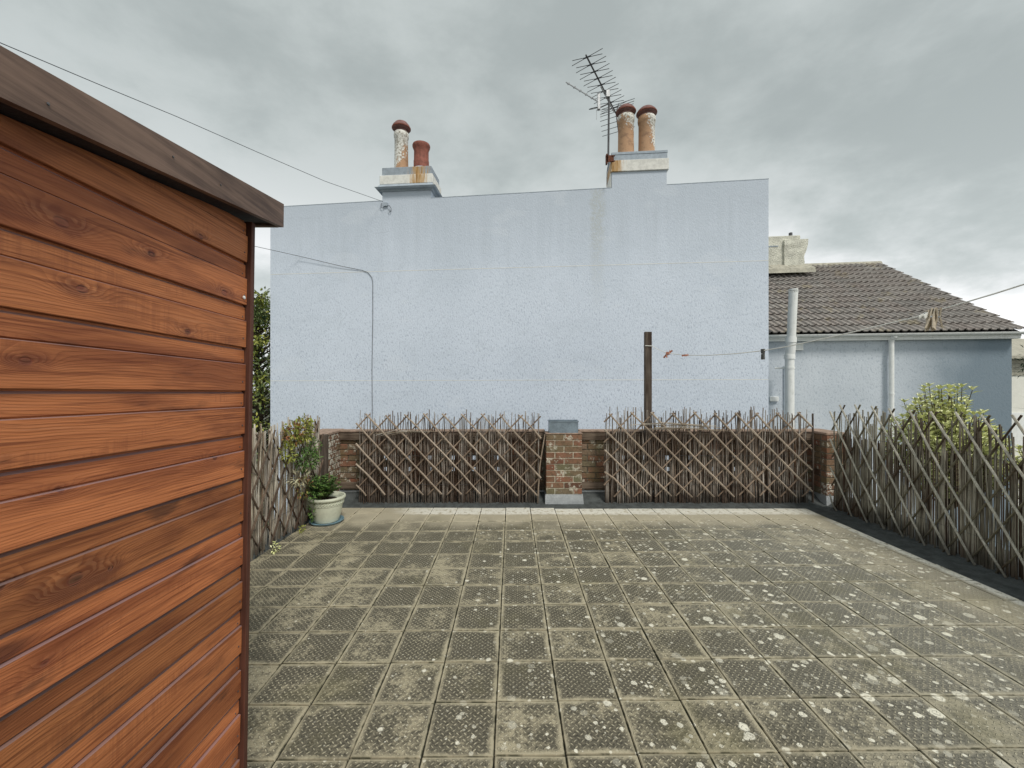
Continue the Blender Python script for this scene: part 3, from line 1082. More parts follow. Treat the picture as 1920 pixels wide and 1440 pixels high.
# gable wall with the two stack bodies rising out of it as one rendered face
cl0, cl1 = hz(717, 370)[0], hz(808, 368)[0]
cr0, cr1 = hz(1147, 350)[0], hz(1250, 346)[0]
D = 7.0
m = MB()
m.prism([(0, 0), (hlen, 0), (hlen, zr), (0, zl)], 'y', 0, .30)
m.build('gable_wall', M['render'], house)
m = MB()
m.box(.02, hlen - .02, .302, D, 0, zl - .35)
m.build('house_body', M['render2'], house)
# shallow roof behind the parapet
m = MB(); m.quadbox([(.05, .31, zl - .34), (hlen - .05, .31, zl - .34), (hlen - .05, D + .1, zl - .34), (.05, D + .1, zl - .34),
                     (.05, .31, zl - .12), (hlen - .05, .31, zl - .12), (hlen - .05, D + .1, zl - .30), (.05, D + .1, zl - .30)])
m.build('roof', M['felt'], house)
for (pa, ya, pb, yb) in ((507, 515, 1441, 489), (507, 714.5, 1443, 712)):
    a, za, _ = hz(pa, ya); b, zb, _ = hz(pb, yb)
    MB().quadbox([(0, -.0022, za), (hlen, -.0022, zb), (hlen, .002, zb), (0, .002, za),
                  (0, -.0018, za + .010), (hlen, -.0018, zb + .010), (hlen, .002, zb + .010), (0, .002, za + .010)]).build('render_bead', M['white'], house)
# eaves moulding end at the far left edge
z_ = hz(507, 506)[1]
MB().prism([(.05, z_ - .13), (-.02, z_ - .12), (-.05, z_ - .02), (-.15, z_ + .02), (-.15, z_ + .05), (-.03, z_ + .18), (.05, z_ + .20)], 'y', .302, 2.2).build('eaves_moulding', M['render'], house)
# red-brown coping line on the parapet is only a thin dark weathered edge
for (a, b) in ((-.003, cl0 - .001), (cl1 + .001, cr0 - .021), (cr1 + .001, hlen + .003)):
    za, zb = wtop(a), wtop(b)
    MB().quadbox([(a, -.003, za + .002), (b, -.003, zb + .002), (b, .31, zb + .002), (a, .31, za + .002),
                  (a, -.003, za + .014), (b, -.003, zb + .014), (b, .31, zb + .014), (a, .31, za + .014)]).build('parapet_edge', M['greytop'], house)

# left chimney
CD = .62
def stack(a, b, zt):
    m = MB()
    m.quadbox([(a, 0, wtop(a)), (b, 0, wtop(b)), (b, .302, wtop(b)), (a, .302, wtop(a)), (a, 0, zt), (b, 0, zt), (b, .302, zt), (a, .302, zt)])
    m.box(a, b, .3025, CD, zl - .4, zt)
    return m.build('chimney', M['render'], house)
chl = stack(cl0, cl1, hz(760, 354)[1])
RX = hz(785, 320)[0]
M['stainwhite'] = material('rust_stained_white_paint', m_rust_stain((.76, .75, .70)), .8)
M['staingrey'] = material('rust_stained_grey_cement', m_rust_stain((.33, .375, .42)), .85)
zc0 = hz(760, 356)[1]; zc1 = hz(760, 346)[1]; zw1 = hz(760, 329)[1]; zg1 = hz(760, 313)[1]
m = MB()
for (ov0, ov1, za, zb) in ((.02, .05, zc0 - .03, zc0), (.10, .125, zc0 + .001, zc0 + .03), (.09, .04, zc0 + .031, zc1)):
    m.quadbox([(cl0 - ov0, -ov0, za), (cl1 + ov0, -ov0, za), (cl1 + ov0, CD + ov0, za), (cl0 - ov0, CD + ov0, za),
               (cl0 - ov1, -ov1, zb), (cl1 + ov1, -ov1, zb), (cl1 + ov1, CD + ov1, zb), (cl0 - ov1, CD + ov1, zb)])
m.build('cornice', M['greytop'], chl)
MB().cbox(cl0 - .045, cl1 + .045, -.045, CD + .045, zc1 + .001, zw1, .008).build('white_band', M['stainwhite'], chl)
MB().cbox(cl0 - .005, cl1 + .01, -.008, CD + .01, zw1 + .001, zg1, .008).build('cap_block', M['staingrey'], chl)


def cpot(par, px, ybase, ytop, wpx, lid, mat, y=.26, capw=None, capy=None, short=False, flip=1):
    s_, z0, Y = hz(px, ybase, -y)
    z1 = hz(px, ytop, -y)[1]
    r = wpx / 2 / F * Y
    h = z1 - z0
    base = zg1 if px < 900 else ZG2
    o = link('chimney_pot', None, par) if False else None
    if short:
        prof = [(r * .98, base - z0), (r * .98, h * .0), (r * .94, h * .05), (r * .93, h * .62), (r * 1.0, h * .70), (r * 1.12, h * .84), (r * 1.14, h * .93), (r * 1.08, h), (r * .9, h), (r * .85, h * .5)]
    else:
        prof = [(r * .98, base - z0), (r * .98, 0), (r * .96, h * .25), (r * .95, h * .80), (r * 1.03, h * .83), (r * 1.06, h * .90), (r * 1.04, h * .97), (r * .98, h)]
    p_ = MB().lathe(prof, (0, 0, 0), 26).build('chimney_pot', mat, par, True)
    p_.location = (s_, y, z0)
    MB().lathe([(r * 1.45, base - .004), (r * 1.3, base + .02), (r * 1.05, base + .06)], (s_, y, 0), 20).build('flaunching', M['greytop'], par, True)
    if lid:
        cw = capw / 2 / F * Y
        zt = hz(px, capy, -y)[1]
        hh = zt - z1
        c = MB().lathe([(r * .85, h - .02), (r * .85, h + hh * .22), (cw * .90, h + hh * .30), (cw, h + hh * .40), (cw, h + hh * .52), (cw * .90, h + hh * .72), (cw * .66, h + hh * .98), (cw * .35, h + hh * 1.1), (cw * .1, h + hh * 1.13)], n=26).build('pot_cap', M['capclay'], par, True)
        c.location = (s_, y, z0)
        o = MB().lathe([(cw * .98, h + hh * .37), (cw * 1.03, h + hh * .42), (cw * 1.03, h + hh * .50), (cw * .98, h + hh * .53)], n=26).build('cap_rim', M['terracotta'], par, True)
        o.location = (s_, y, z0)


cpot(chl, 752.5, 308, 250, 26, True, M['potclay'], .30, 34, 231)
cpot(chl, 790, 303, 272, 29, False, M['terracotta'], .26, short=True)

# right chimney
zr0 = hz(1200, 321)[1]; zr1 = hz(1200, 300)[1]; ZG2 = hz(1200, 284)[1]
chr_ = stack(cr0, cr1, zr0)
RX = hz(1152, 310)[0]
M['stainwhite2'] = material('rust_edged_white_paint', m_rust_stain((.76, .75, .70)), .8)
x_w0, x_w1 = hz(1150, 310)[0], hz(1254, 310)[0]
# the white band runs down the left side of the stack to the wall top
MB().cbox(cr0 - .02, cr1 + .035, -.035, CD + .03, zr0 + .001, zr1, .006).build('white_band', M['stainwhite2'], chr_)
MB().prism([(.02, zr0 - .0), (CD, zr0), (CD, wtop(cr0) - .05), (.02, wtop(cr0) + .02)], 'x', cr0 - .02, cr0 - .005).build('side_face', M['white'], chr_)
MB().cbox(cr0 + .0, cr1 + .012, -.012, CD + .01, zr1 + .001, ZG2 - .055, .006).build('cap_block', M['greytop'], chr_)
MB().cbox(cr0 - .004, cr1 + .018, -.018, CD + .018, ZG2 - .054, ZG2, .006).build('cap_slab', M['greytop'], chr_)
cpot(chr_, 1173.5, 283, 219, 30, True, M['potclay2'], .30, 36, 201)
cpot(chr_, 1212.5, 281, 221, 31, True, M['potclay3'], .30, 37, 204)

# cables and fittings on the wall (world space)


def WP(px, py, off=.012):
    s_, Y = onwall(px, HL, hang, off)
    u = (px - 960) / F
    return Vector((u * Y, Y, EYE - (py - YH) / F * Y))


o = MB().tube([P(-260, -60, 3.2), P(-120, 18, 3.6), P(0, 80, 4.0), P(180, 156, 4.8), P(330, 218, 5.6), P(480, 284, 6.6), P(610, 340, 7.7), WP(718, 378, .03)], .0045, 5).build('overhead_wire', M['cable'], None, True)
tag(o, 'thin dark overhead wire running from upper left to the left chimney', 'wire')
bx = WP(723, 383, .03)
t = thing('junction_box', tuple(bx), hang, label='small grey cable clamp box below the left chimney', cat='junction box')
MB().cbox(-.045, .045, -.01, .03, -.04, .04, .006).build('box', M['greytop'], t)
MB().tube([(-.02, 0, -.04), (-.05, -.01, -.075), (-.10, .0, -.06), (-.10, .0, .0), (-.07, 0, .03)], .006, 5).build('lead_wire', M['cable'], t, True)
MB().tube([(.03, 0, -.03), (.08, -.01, -.03), (.12, .0, -.09), (.12, .0, -.15), (.08, 0, -.17), (.07, .0, -.12)], .006, 5).build('lead_wire', M['cable'], t, True)
pts = [P(380, 437, 8.2), P(470, 460, 8.5), WP(560, 480, .06), WP(640, 499, .03), WP(680, 507), WP(690, 511), WP(697, 520), WP(699, 530), WP(699, 600), WP(698, 650), WP(697.5, 700), WP(698, 760), WP(698, 800)]
tag(MB().tube(pts, .0052, 5).build('wall_cable', M['cable'], None, True), 'dark cable bending down the blue wall at the left', 'cable')

# ------------------------------------------------------------------ tv aerials
hA = 4.37 + EYE + .0
mx = P(1139.5, 285, 8.42)
mast0 = P(1140.5, 300, 8.42); mast1 = P(1142, 172, 8.42)
aer = thing('tv_aerial', tuple(mast0), label='dark television aerial with crossed rods on the right chimney', cat='aerial')
def A(v): return tuple(Vector(v) - mast0)
MB().tube([A(mast0), A(mast1)], .020, 8).build('mast', M['iron'], aer, True)
n_, f_ = P(1100, 103, 7.55), P(1158, 221, 9.25)
n_ = Vector((n_.x, n_.y, 0)); f_ = Vector((f_.x, f_.y, 0))
zb = (EYE + (YH - 103) / F * 7.55 + EYE + (YH - 221) / F * 9.25) / 2
bd = (f_ - n_).normalized(); L = (f_ - n_).length
perp = Vector((bd.y, -bd.x, 0))
def B(s_, a=0, dz=0): return Vector((n_.x, n_.y, zb)) + bd * s_ + perp * a + Vector((0, 0, dz))
MB().tube([A(B(-.04)), A(B(L))], .015, 6).build('boom', M['iron'], aer, True)
MB().tube([A(B(.8, 0, -.05)), A(B(L * .85, 0, -.05))], .013, 6).build('boom_brace', M['alu'], aer, True)
step = (L - .35) / 8
for k in range(9):
    s_ = .02 + k * step
    ll = .285
    MB().tube([A(B(s_ - .01, -ll, -.055)), A(B(s_, 0, .0)), A(B(s_ + .01, ll, .055))], .0058, 5).build('rod', M['iron'], aer, True)
    MB().tube([A(B(s_ + .01, -ll, .055)), A(B(s_, 0, .0)), A(B(s_ - .01, ll, -.055))], .0058, 5).build('rod', M['iron'], aer, True)
    MB().tube([A(B(s_, -.07)), A(B(s_, .07))], .014, 6).build('rod_clip', M['cable'], aer, True)
for k in range(4):
    for sg in (-1, 1):
        s_ = L - .10 + k * .05
        dz = sg * (.05 + k * .085)
        MB().tube([A(B(s_, -.36, dz)), A(B(s_, .36, dz))], .006, 5).build('reflector_rod', M['iron'], aer, True)
for sg in (-1, 1):
    MB().tube([A(B(L - .12, 0, sg * .02)), A(B(L + .08, 0, sg * .33))], .009, 5).build('reflector_arm', M['iron'], aer, True)
MB().cbox(-.05, .03, -.04, .04, (mast1 - mast0).z - .12, (mast1 - mast0).z + .02, .006).build('clamp', M['alu'], aer)
m = MB()
m.box(-.045, .10, -.05, -.03, -.06, .07); m.box(-.05, -.02, -.05, .03, -.09, .10); m.tube([(-.06, -.02, -.05), (.12, -.06, -.05)], .012, 6); m.tube([(-.06, -.02, .05), (.12, -.06, .05)], .012, 6)
m.build('bracket', M['rustmetal'], aer)
MB().tube([(0, -.02, -.06), (-.03, -.02, -.25), (-.03, -.02, -.5)], .008, 5).build('aerial_lead', M['cable'], aer, True)

sm0 = P(1135, 200, 8.42)
sa = thing('small_aerial', tuple(sm0), label='small pale rod aerial with box pointing left beside the larger one', cat='aerial')
def A2(v): return tuple(Vector(v) - sm0)
MB().tube([A2(P(1061, 154, 8.0)), A2(P(1120, 190, 8.3))], .012, 6).build('boom', M['alu'], sa, True)
for k in range(5):
    q = P(1066 + k * 11, 157 + k * 6.7, 8.03 + k * .055)
    MB().tube([A2(q + Vector((-.018, 0, -.011))), A2(q + Vector((.018, 0, .011)))], .017, 6).build('sleeve', M['alu'], sa, True)
o = MB().cbox(-.028, .028, -.03, .03, -.17, .17, .005).build('dipole_box', M['alu'], sa); o.location = A2(P(1122.5, 190, 8.34))
MB().tube([A2(P(1122, 203, 8.34)), A2(P(1140, 195, 8.42))], .012, 6).build('arm', M['iron'], sa, True)
q = P(1113, 203, 8.34)
MB().tube([A2(q + Vector((.09 * math.cos(a) , .05 * math.sin(a), .045 * math.sin(a + .5)))) for a in [i * PI / 6 for i in range(12)]], .007, 5).build('loop', M['iron'], sa, True)
for (xx, ya, yb) in ((1118.5, 206, 224), (1127, 206, 222)):
    MB().tube([A2(P(xx, ya, 8.34)), A2(P(xx, yb, 8.34))], .005, 5).build('rod', M['alu'], sa, True)

# ------------------------------------------------------------------ lower wing with tiled roof
def wy(x): return 10.2 - .13 * x
WA = Vector((5.02, wy(5.02), 0)); WB = Vector((10.48, wy(10.48), 0))
wang = math.atan2(WB.y - WA.y, WB.x - WA.x)
wlen = (WB - WA).length
wing = tag(link('low_house', None, None, (WA.x, WA.y, GZ), (0, 0, wang)), 'low blue rendered house with a brown tiled roof at the right', 'house')


def wz(px, py, off=0.0):
    s_, Y = onwall(px, WA, wang, off)
    return s_, EYE - (py - YH) / F * Y - GZ, Y


sR = wz(1897, 700)[0]
zE = wz(1700, 634)[1]
MB().box(0, sR, 0, 7.2, 0, zE).build('wall', M['render2'], wing)
# gable end walls
for xx in (.02, sR - .27):
    MB().prism([(.05, zE + .001), (4.13, zE + 2.45), (7.15, zE + .6), (7.15, zE + .001)], 'x', xx, xx + .25).build('gable', M['render2'], wing)
MB().cbox(-.02, sR + .05, -.13, -.005, zE - .045, zE - .010, .004).build('soffit', M['upvc'], wing)
MB().box(-.02, sR + .05, -.14, -.12, zE - .009, zE + .06).build('fascia_board', M['upvc'], wing)
# half round gutter
g = MB()
prof = [(math.cos(a) * .055, math.sin(a) * .055) for a in [PI + i * PI / 8 for i in range(9)]]
prof += [(p * .88, q * .88) for (p, q) in reversed(prof)]
g.prism([(-.20 + p, zE + .085 + q) for (p, q) in prof], 'x', -.02, sR + .09)
g.build('gutter', M['upvc'], wing, True)
for xx in (.45, 1.62, 3.35, sR + .04):
    MB().prism([(-.20 + p * 1.12, zE + .085 + q * 1.12) for (p, q) in prof], 'x', xx, xx + .03).build('gutter_bracket', M['upvc'], wing)
# downpipe
s_ = wz(1671.5, 700, .09)[0]
MB().tube([(s_, -.09, 0), (s_, -.09, zE + .0)], .047, 14).build('downpipe', M['upvc'], wing, True)
MB().tube([(s_, -.09, zE - .02), (s_, -.14, zE + .0), (s_, -.19, zE + .04)], .052, 14).build('downpipe_outlet', M['upvc'], wing, True)
for zz in (zE - .07, zE - 1.2):
    MB().tube([(s_, -.09, zz - .02), (s_, -.09, zz + .02)], .053, 14).build('pipe_clip', M['upvc'], wing, True)
# roof tiles
sl_ = math.atan(.614)
gauge, tw = .345, .30
m = MB()
NS = 12
def prof_z(x):
    u = (x / tw * 2) % 1.0
    return .038 * max(0.0, math.sin(PI * min(1, u / .52))) if u < .52 else 0.0
Lt = .41
top, bot = [], []
for i in range(NS + 1):
    x = tw * i / NS
    top.append((x, prof_z(x)))
b0 = 0
for y in (0, Lt):
    for (x, z) in top: m.v.append((x, y, z + .019))
    for (x, z) in top: m.v.append((x, y, z * .9))
n1 = NS + 1
for i in range(NS):
    m.f.append((i, i + 1, 2 * n1 + i + 1, 2 * n1 + i))
    m.f.append((n1 + i, 3 * n1 + i, 3 * n1 + i + 1, n1 + i + 1))
    m.f.append((i, n1 + i, n1 + i + 1, i + 1))
    m.f.append((2 * n1 + i, 2 * n1 + i + 1, 3 * n1 + i + 1, 3 * n1 + i))
m.f.append((0, 2 * n1, 3 * n1, n1)); m.f.append((NS, n1 + NS, 3 * n1 + NS, 2 * n1 + NS))
tdata = m.data('roof_tile', M['roof'])
zR0 = zE + .100
xr_end = sR + .10
ncol = 19
nt = 0
for k in range(14):
    d_ = k * gauge
    for c in range(ncol):
        x = xr_end - (c + 1) * tw
        if x < -.05: continue
        link('roof_tile', tdata, wing, (x, -.24 + d_ * math.cos(sl_), zR0 + .024 + d_ * math.sin(sl_)),
             (sl_ - .115 + R.uniform(-.004, .004), R.uniform(-.004, .004), R.uniform(-.003, .003)))
        nt += 1
rd = 14 * gauge
yr, zr_ = -.24 + rd * math.cos(sl_), zR0 + rd * math.sin(sl_)
MB().tube([(.0, yr + .06, zr_ - .03), (xr_end + .02, yr + .06, zr_ - .03)], .115, 14).build('ridge', M['ridge'], wing, True)
# roof underlay and rear slope
MB().quadbox([(-.04, -.14, zR0 - .04), (xr_end - .04, -.14, zR0 - .04), (xr_end - .04, yr, zr_ - .12), (-.04, yr, zr_ - .12),
              (-.04, -.14, zR0 - .025), (xr_end - .04, -.14, zR0 - .025), (xr_end - .04, yr, zr_ - .105), (-.04, yr, zr_ - .105)]).build('underlay', M['felt'], wing)
MB().quadbox([(-.04, yr + .1, zr_ - .10), (xr_end - .04, yr + .1, zr_ - .10), (xr_end - .04, 7.4, zr_ - 2.1), (-.04, 7.4, zr_ - 2.1),
              (-.04, yr + .1, zr_ + .0), (xr_end - .04, yr + .1, zr_ + .0), (xr_end - .04, 7.4, zr_ - 2.0), (-.04, 7.4, zr_ - 2.0)]).build('rear_slope', M['roof'], wing)
# stack beside the ridge
def wloc(v): return wing_inv @ Vector(v)
wing_inv = (Matrix.Translation((WA.x, WA.y, GZ)) @ Matrix.Rotation(wang, 4, 'Z')).inverted()
a_ = wloc(P(1395, 445, 12.6)); b_ = wloc(P(1503, 452, 12.6))
st = MB().cbox(a_.x, b_.x - .14, a_.y, a_.y + .8, zr_ - 1.1, a_.z, .02).build('chimney', M['stack'], wing)
c_ = wloc(P(1485, 470, 12.6))
# lumpy rendered right-hand flank of the stack
m = MB()
lx0 = b_.x - .16
pr_ = [(lx0 - .45, a_.y - .05), (lx0 + .10, a_.y - .04), (lx0 + .19, a_.y + .2), (lx0 + .17, a_.y + .82), (lx0 - .45, a_.y + .82)]
zs = [zr_ - 1.1, zr_ - .55, zr_ - .1, zr_ + .12, zr_ + .3, zr_ + .45, zr_ + .62, b_.z - .04]
ex = [0, .0, .0, .0, .06, .10, .09, .02]
bb = 0
for zz, e_ in zip(zs, ex):
    for i, (p, q) in enumerate(pr_):
        m.v.append((p + (e_ + R.uniform(-.015, .015) if 0 < i < 4 else 0), q - (R.uniform(0, .03) if i < 2 else 0), zz))
for r_ in range(len(zs) - 1):
    for i in range(5):
        j = (i + 1) % 5
        m.f.append((r_ * 5 + i, r_ * 5 + j, (r_ + 1) * 5 + j, (r_ + 1) * 5 + i))
m.f.append((4, 3, 2, 1, 0)); m.f.append(tuple((len(zs) - 1) * 5 + i for i in range(5)))
m.build('stack_flank', M['stack'], st)
q = wloc(P(1486, 452, 12.6))
MB().lathe([(.12, 0), (.13, .05), (.10, .10), (.19, .13), (.19, .18), (.05, .21), (.05, .33), (.035, .34)], n=14).build('cowl', M['iron'], st, True).location = (q.x, a_.y + .3, q.z - .05)
MB().cbox(a_.x - .03, a_.x + .95, a_.y - .015, a_.y + .02, a_.z - .32, a_.z - .29, .004).build('band_course', M['greytop'], st)
m = MB()
q0, q1 = a_.x, b_.x + .05
for i in range(16):
    xa = q0 + (q1 - q0) * i / 16
    xb = q0 + (q1 - q0) * (i + 1) / 16
    hh = .30 + .05 * math.sin(i * 2.1)
    m.quadbox([(xa, a_.y - .42, zr_ - .44), (xb, a_.y - .42, zr_ - .44), (xb, a_.y, zr_ - .15), (xa, a_.y, zr_ - .15),
               (xa, a_.y - .36 - .03 * math.sin(i * 1.3), zr_ - .30), (xb, a_.y - .36 - .03 * math.sin(i * 1.3 + 1), zr_ - .30), (xb, a_.y, zr_ - .10 + .02 * math.sin(i)), (xa, a_.y, zr_ - .10)])
m.build('flashing', M['ridge'], st)

# soil pipe standing in front of the low house
s0 = P(1480, 760, 8.95); s1 = P(1480, 665, 8.95)
sp = thing('soil_pipe', (s0.x, s0.y, GZ), label='tall white soil pipe with a bend rising past the gutter', cat='pipe')
sA = P(1480.5, 668, 8.95); sB = P(1483, 646, 8.9); sC = P(1487.5, 548, 8.80)
def A3(v): return tuple(Vector(v) - Vector((s0.x, s0.y, GZ)))
MB().tube([A3((sA.x, sA.y, GZ)), A3(sA)], .088, 18).build('lower_pipe', M['upvc'], sp, True)
MB().tube([A3(sA + Vector((0, 0, -.06))), A3(sA + Vector((0, 0, .03)))], .103, 18).build('socket', M['upvc'], sp, True)
MB().tube([A3(sA), A3(sA + Vector((.01, -.01, .08))), A3(sB + Vector((0, 0, .02))), A3(sB + Vector((.004, 0, .10)))], .092, 18).build('bend', M['upvc'], sp, True)
MB().tube([A3(sB + Vector((0, 0, .04))), A3(sB + Vector((.006, 0, .16)))], .102, 18).build('socket', M['upvc'], sp, True)
MB().tube([A3(sB), A3(sC)], .084, 18).build('upper_pipe', M['upvc'], sp, True)
m = MB()
for k in range(14):
    a = k * 2 * PI / 14
    q = sC + Vector((.078 * math.cos(a), .078 * math.sin(a), 0))
    m.tube([A3(q + Vector((0, 0, -.01))), A3(q + Vector((0, 0, .055)))], .009, 4)
m.tube([A3(sC + Vector((0, 0, .04))), A3(sC + Vector((0, 0, .065)))], .087, 16)
m.build('vent_cage', M['upvc'], sp)
q = P(1480.5, 690, 8.95)
MB().tube([A3(q + Vector((0, 0, -.02))), A3(q + Vector((0, 0, .02)))], .096, 18).build('pipe_clip', M['upvc'], sp, True)
MB().tube([A3(q + Vector((-.22, .15, 0))), A3(q)], .018, 6).build('overflow_stub', M['upvc'], sp, True)
q = P(1469.5, 700, 9.2)
tag(MB().tube([(q.x, q.y, GZ), (q.x, q.y, q.z + .15)], .022, 8).build('conduit', M['greytop'], None, True), 'slim grey conduit left of the white soil pipe on the low house', 'conduit')
for (px, py, w, h, lab) in ((1495, 650, 17, 14, 'square white vent box under the gutter beside the soil pipe'), (1450, 748, 15, 9, 'small white box low on the blue wall next to the tall house edge')):
    s_, z_, Y = wz(px, py)
    w2, h2 = w / 2 / F * Y, h / 2 / F * Y
    q = Matrix.Translation((WA.x, WA.y, GZ)) @ Matrix.Rotation(wang, 4, 'Z') @ Vector((s_, -.002, z_))
    t = thing('wall_box', tuple(q), wang, label=lab, cat='vent box')
    MB().cbox(-w2, w2, -.05, 0, -h2, h2, .006).build('cover', M['upvc'], t)
    for k in range(3):
        MB().box(-w2 * .7, w2 * .7, -.056, -.0505, -h2 * .55 + k * h2 * .5, -h2 * .55 + k * h2 * .5 + .008).build('louvre', M['upvc'], t)

# ------------------------------------------------------------------ far right cream house
ch = tag(link('cream_house', None, None, (18.5, 15, GZ)), 'cream house wall and grey roof edge behind the low blue house', 'house')
MB().box(-3.2, 8, 0, 6, 0, 5.4).build('wall', M['cream'], ch)
MB().prism([(-.35, 5.40), (3, 6.35), (6.3, 5.40), (6.3, 5.30), (-.35, 5.30)], 'x', -3.5, 8.3).build('roof', M['ridge'], ch)
for k in range(4):
    MB().box(-3.2, 8, -.03 - .012 * k, -.004, 4.72 + k * .14, 4.72 + k * .14 + .12).build('cladding_board', M['ridge'], ch)
MB().box(-1.0, .2, -.03, -.004, 2.2, 3.4).build('window_frame', M['upvc'], ch)

# ------------------------------------------------------------------ clothes post, line and pegs
cp = thing('clothes_post', (1.78, 5.52, 0), label='dark brown square clothes line post behind the right reed panel', cat='post')
MB().cbox(-.044, .044, -.03, .03, -.02, EYE - (622 - YH) / F * 5.5, .004).build('post', M['post'], cp)
zt = EYE - (650 - YH) / F * 5.49
MB().tube([(-.046, -.035, zt + .012), (.046, -.035, zt + .008), (.050, .034, zt + .004), (-.046, .034, zt + .01)], .005, 6).build('cord_wrap', M['cord'], cp, True)
lx, ly = 1.80, 5.46
def LP(px, py):
    u = (px - 960) / F
    # plan line from (1.80,5.46) to (2.76,2.27)
    dx_, dy_ = .96, -3.19
    t_ = (u * ly - lx) / (dx_ - u * dy_)
    Y = ly + dy_ * t_
    return Vector((u * Y, Y, EYE - (py - YH) / F * Y))
lpts = [LP(a, b) for a, b in ((1223, 649), (1236, 656), (1252, 662.5), (1288, 666), (1330, 666), (1380, 663), (1430, 657.5), (1475, 650), (1540, 636), (1600, 622.5), (1665, 607), (1725, 593), (1765, 580), (1820, 564), (1870, 549), (1920, 533), (1980, 514), (2060, 488))]
e_ = lpts[-1]
lpts.append(e_ + (lpts[-1] - lpts[-2]).normalized() * 1.2)
tag(MB().tube(lpts, .0042, 6).build('washing_line', M['cord'], None, True), 'white washing line sagging from the brown post to the right', 'washing line')


def peg(p, mat, L, w, label, rot=(0, 0, 0), splay=.10):
    t = tag(link('clothes_peg', None, None, tuple(p), rot), label, 'peg', 'clothes pegs on the washing line')
    for sg in (-1, 1):
        MB().quadbox([(-w, sg * .002 + sg * .004, .014), (w, sg * .002 + sg * .004, .014), (w, sg * .002 + sg * .011, .014), (-w, sg * .002 + sg * .011, .014)][::1] +
                     [(-w, 0, 0)] * 0 +
                     [(-w, sg * .001, -L * .4), (w, sg * .001, -L * .4), (w, sg * .009, -L * .4), (-w, sg * .009, -L * .4)]).build('jaw', M[mat], t)
        MB().quadbox([(-w, sg * .002, -L * .4), (w, sg * .002, -L * .4), (w, sg * .009, -L * .4), (-w, sg * .009, -L * .4),
                      (-w, sg * (.002 + splay * L), -L), (w, sg * (.002 + splay * L), -L), (w, sg * (.009 + splay * L), -L), (-w, sg * (.009 + splay * L), -L)]).build('handle', M[mat], t)
    MB().tube([(-w - .002, 0, -L * .38), (w + .002, 0, -L * .38)], .006, 8).build('spring', M['alu'], t)
    return t


peg(LP(1430.5, 657), 'pegdark', .083, .013, 'dark grey peg hanging near the right edge of the tall blue wall', (0, 0, .35), .02)
peg(LP(1251, 662), 'pegred', .065, .010, 'reddish peg nearest the brown post, hanging down', (0, .5, .4), .3)
peg(LP(1254, 663), 'pegred', .050, .010, 'reddish peg crossing the one nearest the post, turned up', (0, -2.4, .2), .3)
peg(LP(1288, 666), 'pegred', .050, .010, 'small reddish peg second along from the post, lying level', (0, 1.5, .3), .35)
for (px, py, mt, ln, wd, rt, lb) in (
        (1742, 588, 'peg', .115, .020, (0, .12, 1.2), 'broad pale wooden peg at the left of the peg cluster'),
        (1748, 586, 'pegdark', .042, .012, (0, 0, .6), 'short dark peg in the middle of the peg cluster'),
        (1752, 585, 'peg', .125, .018, (0, .40, .4), 'pale wooden peg slanting left in the peg cluster'),
        (1760, 583, 'peg', .110, .016, (0, -.12, .9), 'pale wooden peg at the right of the peg cluster'),
        (1741, 589, 'cord', .075, .012, (0, 1.15, .3), 'pale plastic peg lying along the line left of the cluster')):
    peg(LP(px, py) + Vector((0, 0, .006)), mt, ln, wd, lb, rt, .10)

# ------------------------------------------------------------------ potted plant
pc = Vector((-2.075, 4.72, 0))
pot = thing('flower_pot', (pc.x, pc.y, .002), label='round cream glazed flower pot with rope band by the left panel', cat='flower pot')
prof = [(.115, .014), (.128, .016), (.140, .05), (.155, .12), (.165, .17), (.168, .195), (.173, .197), (.174, .206), (.170, .209), (.172, .248), (.178, .252), (.192, .256), (.200, .266), (.201, .280), (.196, .290), (.180, .291), (.172, .280), (.168, .262), (.160, .252)]
MB().lathe(prof, n=44).build('body', M['pot'], pot, True)
rope = MB()
for k in range(34):
    a = 2 * PI * k / 34
    p0 = (.1715 * math.cos(a), .1715 * math.sin(a), .213)
    p1 = (.1745 * math.cos(a + .22), .1745 * math.sin(a + .22), .243)
    rope.tube([p0, p1], .0110, 6)
rope.build('rope_band', M['pot'], pot, True)
MB().lathe([(.155, .245), (.08, .256), (.01, .26)], n=30).build('soil', M['soil'], pot, True)
o = MB().lathe([(.150, .0), (.168, .004), (.178, .022), (.182, .024), (.178, .028), (.170, .022), (.160, .010), (.04, .008)], n=40).build('saucer', M['saucer'], None, True)
o.location = (pc.x, pc.y, -.0)
tag(o, 'teal blue saucer under the cream flower pot', 'saucer')


def shoots(mb, stem, base, tips, leaf_l, leaf_w, per, sag=.0, spread=.75, rs=.003):
    base = Vector(base)
    for tp in tips:
        tp = Vector(tp)
        b = base + Vector((R.uniform(-1, 1), R.uniform(-1, 1), 0)) * .03
        mid = (b + tp) / 2 + Vector((R.uniform(-1, 1), R.uniform(-1, 1), R.uniform(0, 1))) * .05
        pts = [b, mid, tp]
        stem.tube(pts, [rs, rs * .8, rs * .5], 4)
        for k in range(per):
            f = .25 + .75 * k / per
            q = b.lerp(mid, f * 2) if f < .5 else mid.lerp(tp, f * 2 - 1)
            a = k * 2.4 + R.uniform(-.4, .4)
            d_ = Vector((math.cos(a) * spread, math.sin(a) * spread, R.uniform(.15, .75) - sag))
            mb.leaf(q, d_, leaf_l * R.uniform(.7, 1.2), leaf_w * R.uniform(.8, 1.2), (0, 0, 1))
        for k in range(5):
            a = k * 1.26
            mb.leaf(tp, (math.cos(a) * .7, math.sin(a) * .7, .7), leaf_l * .8, leaf_w * .8, (0, 0, 1))


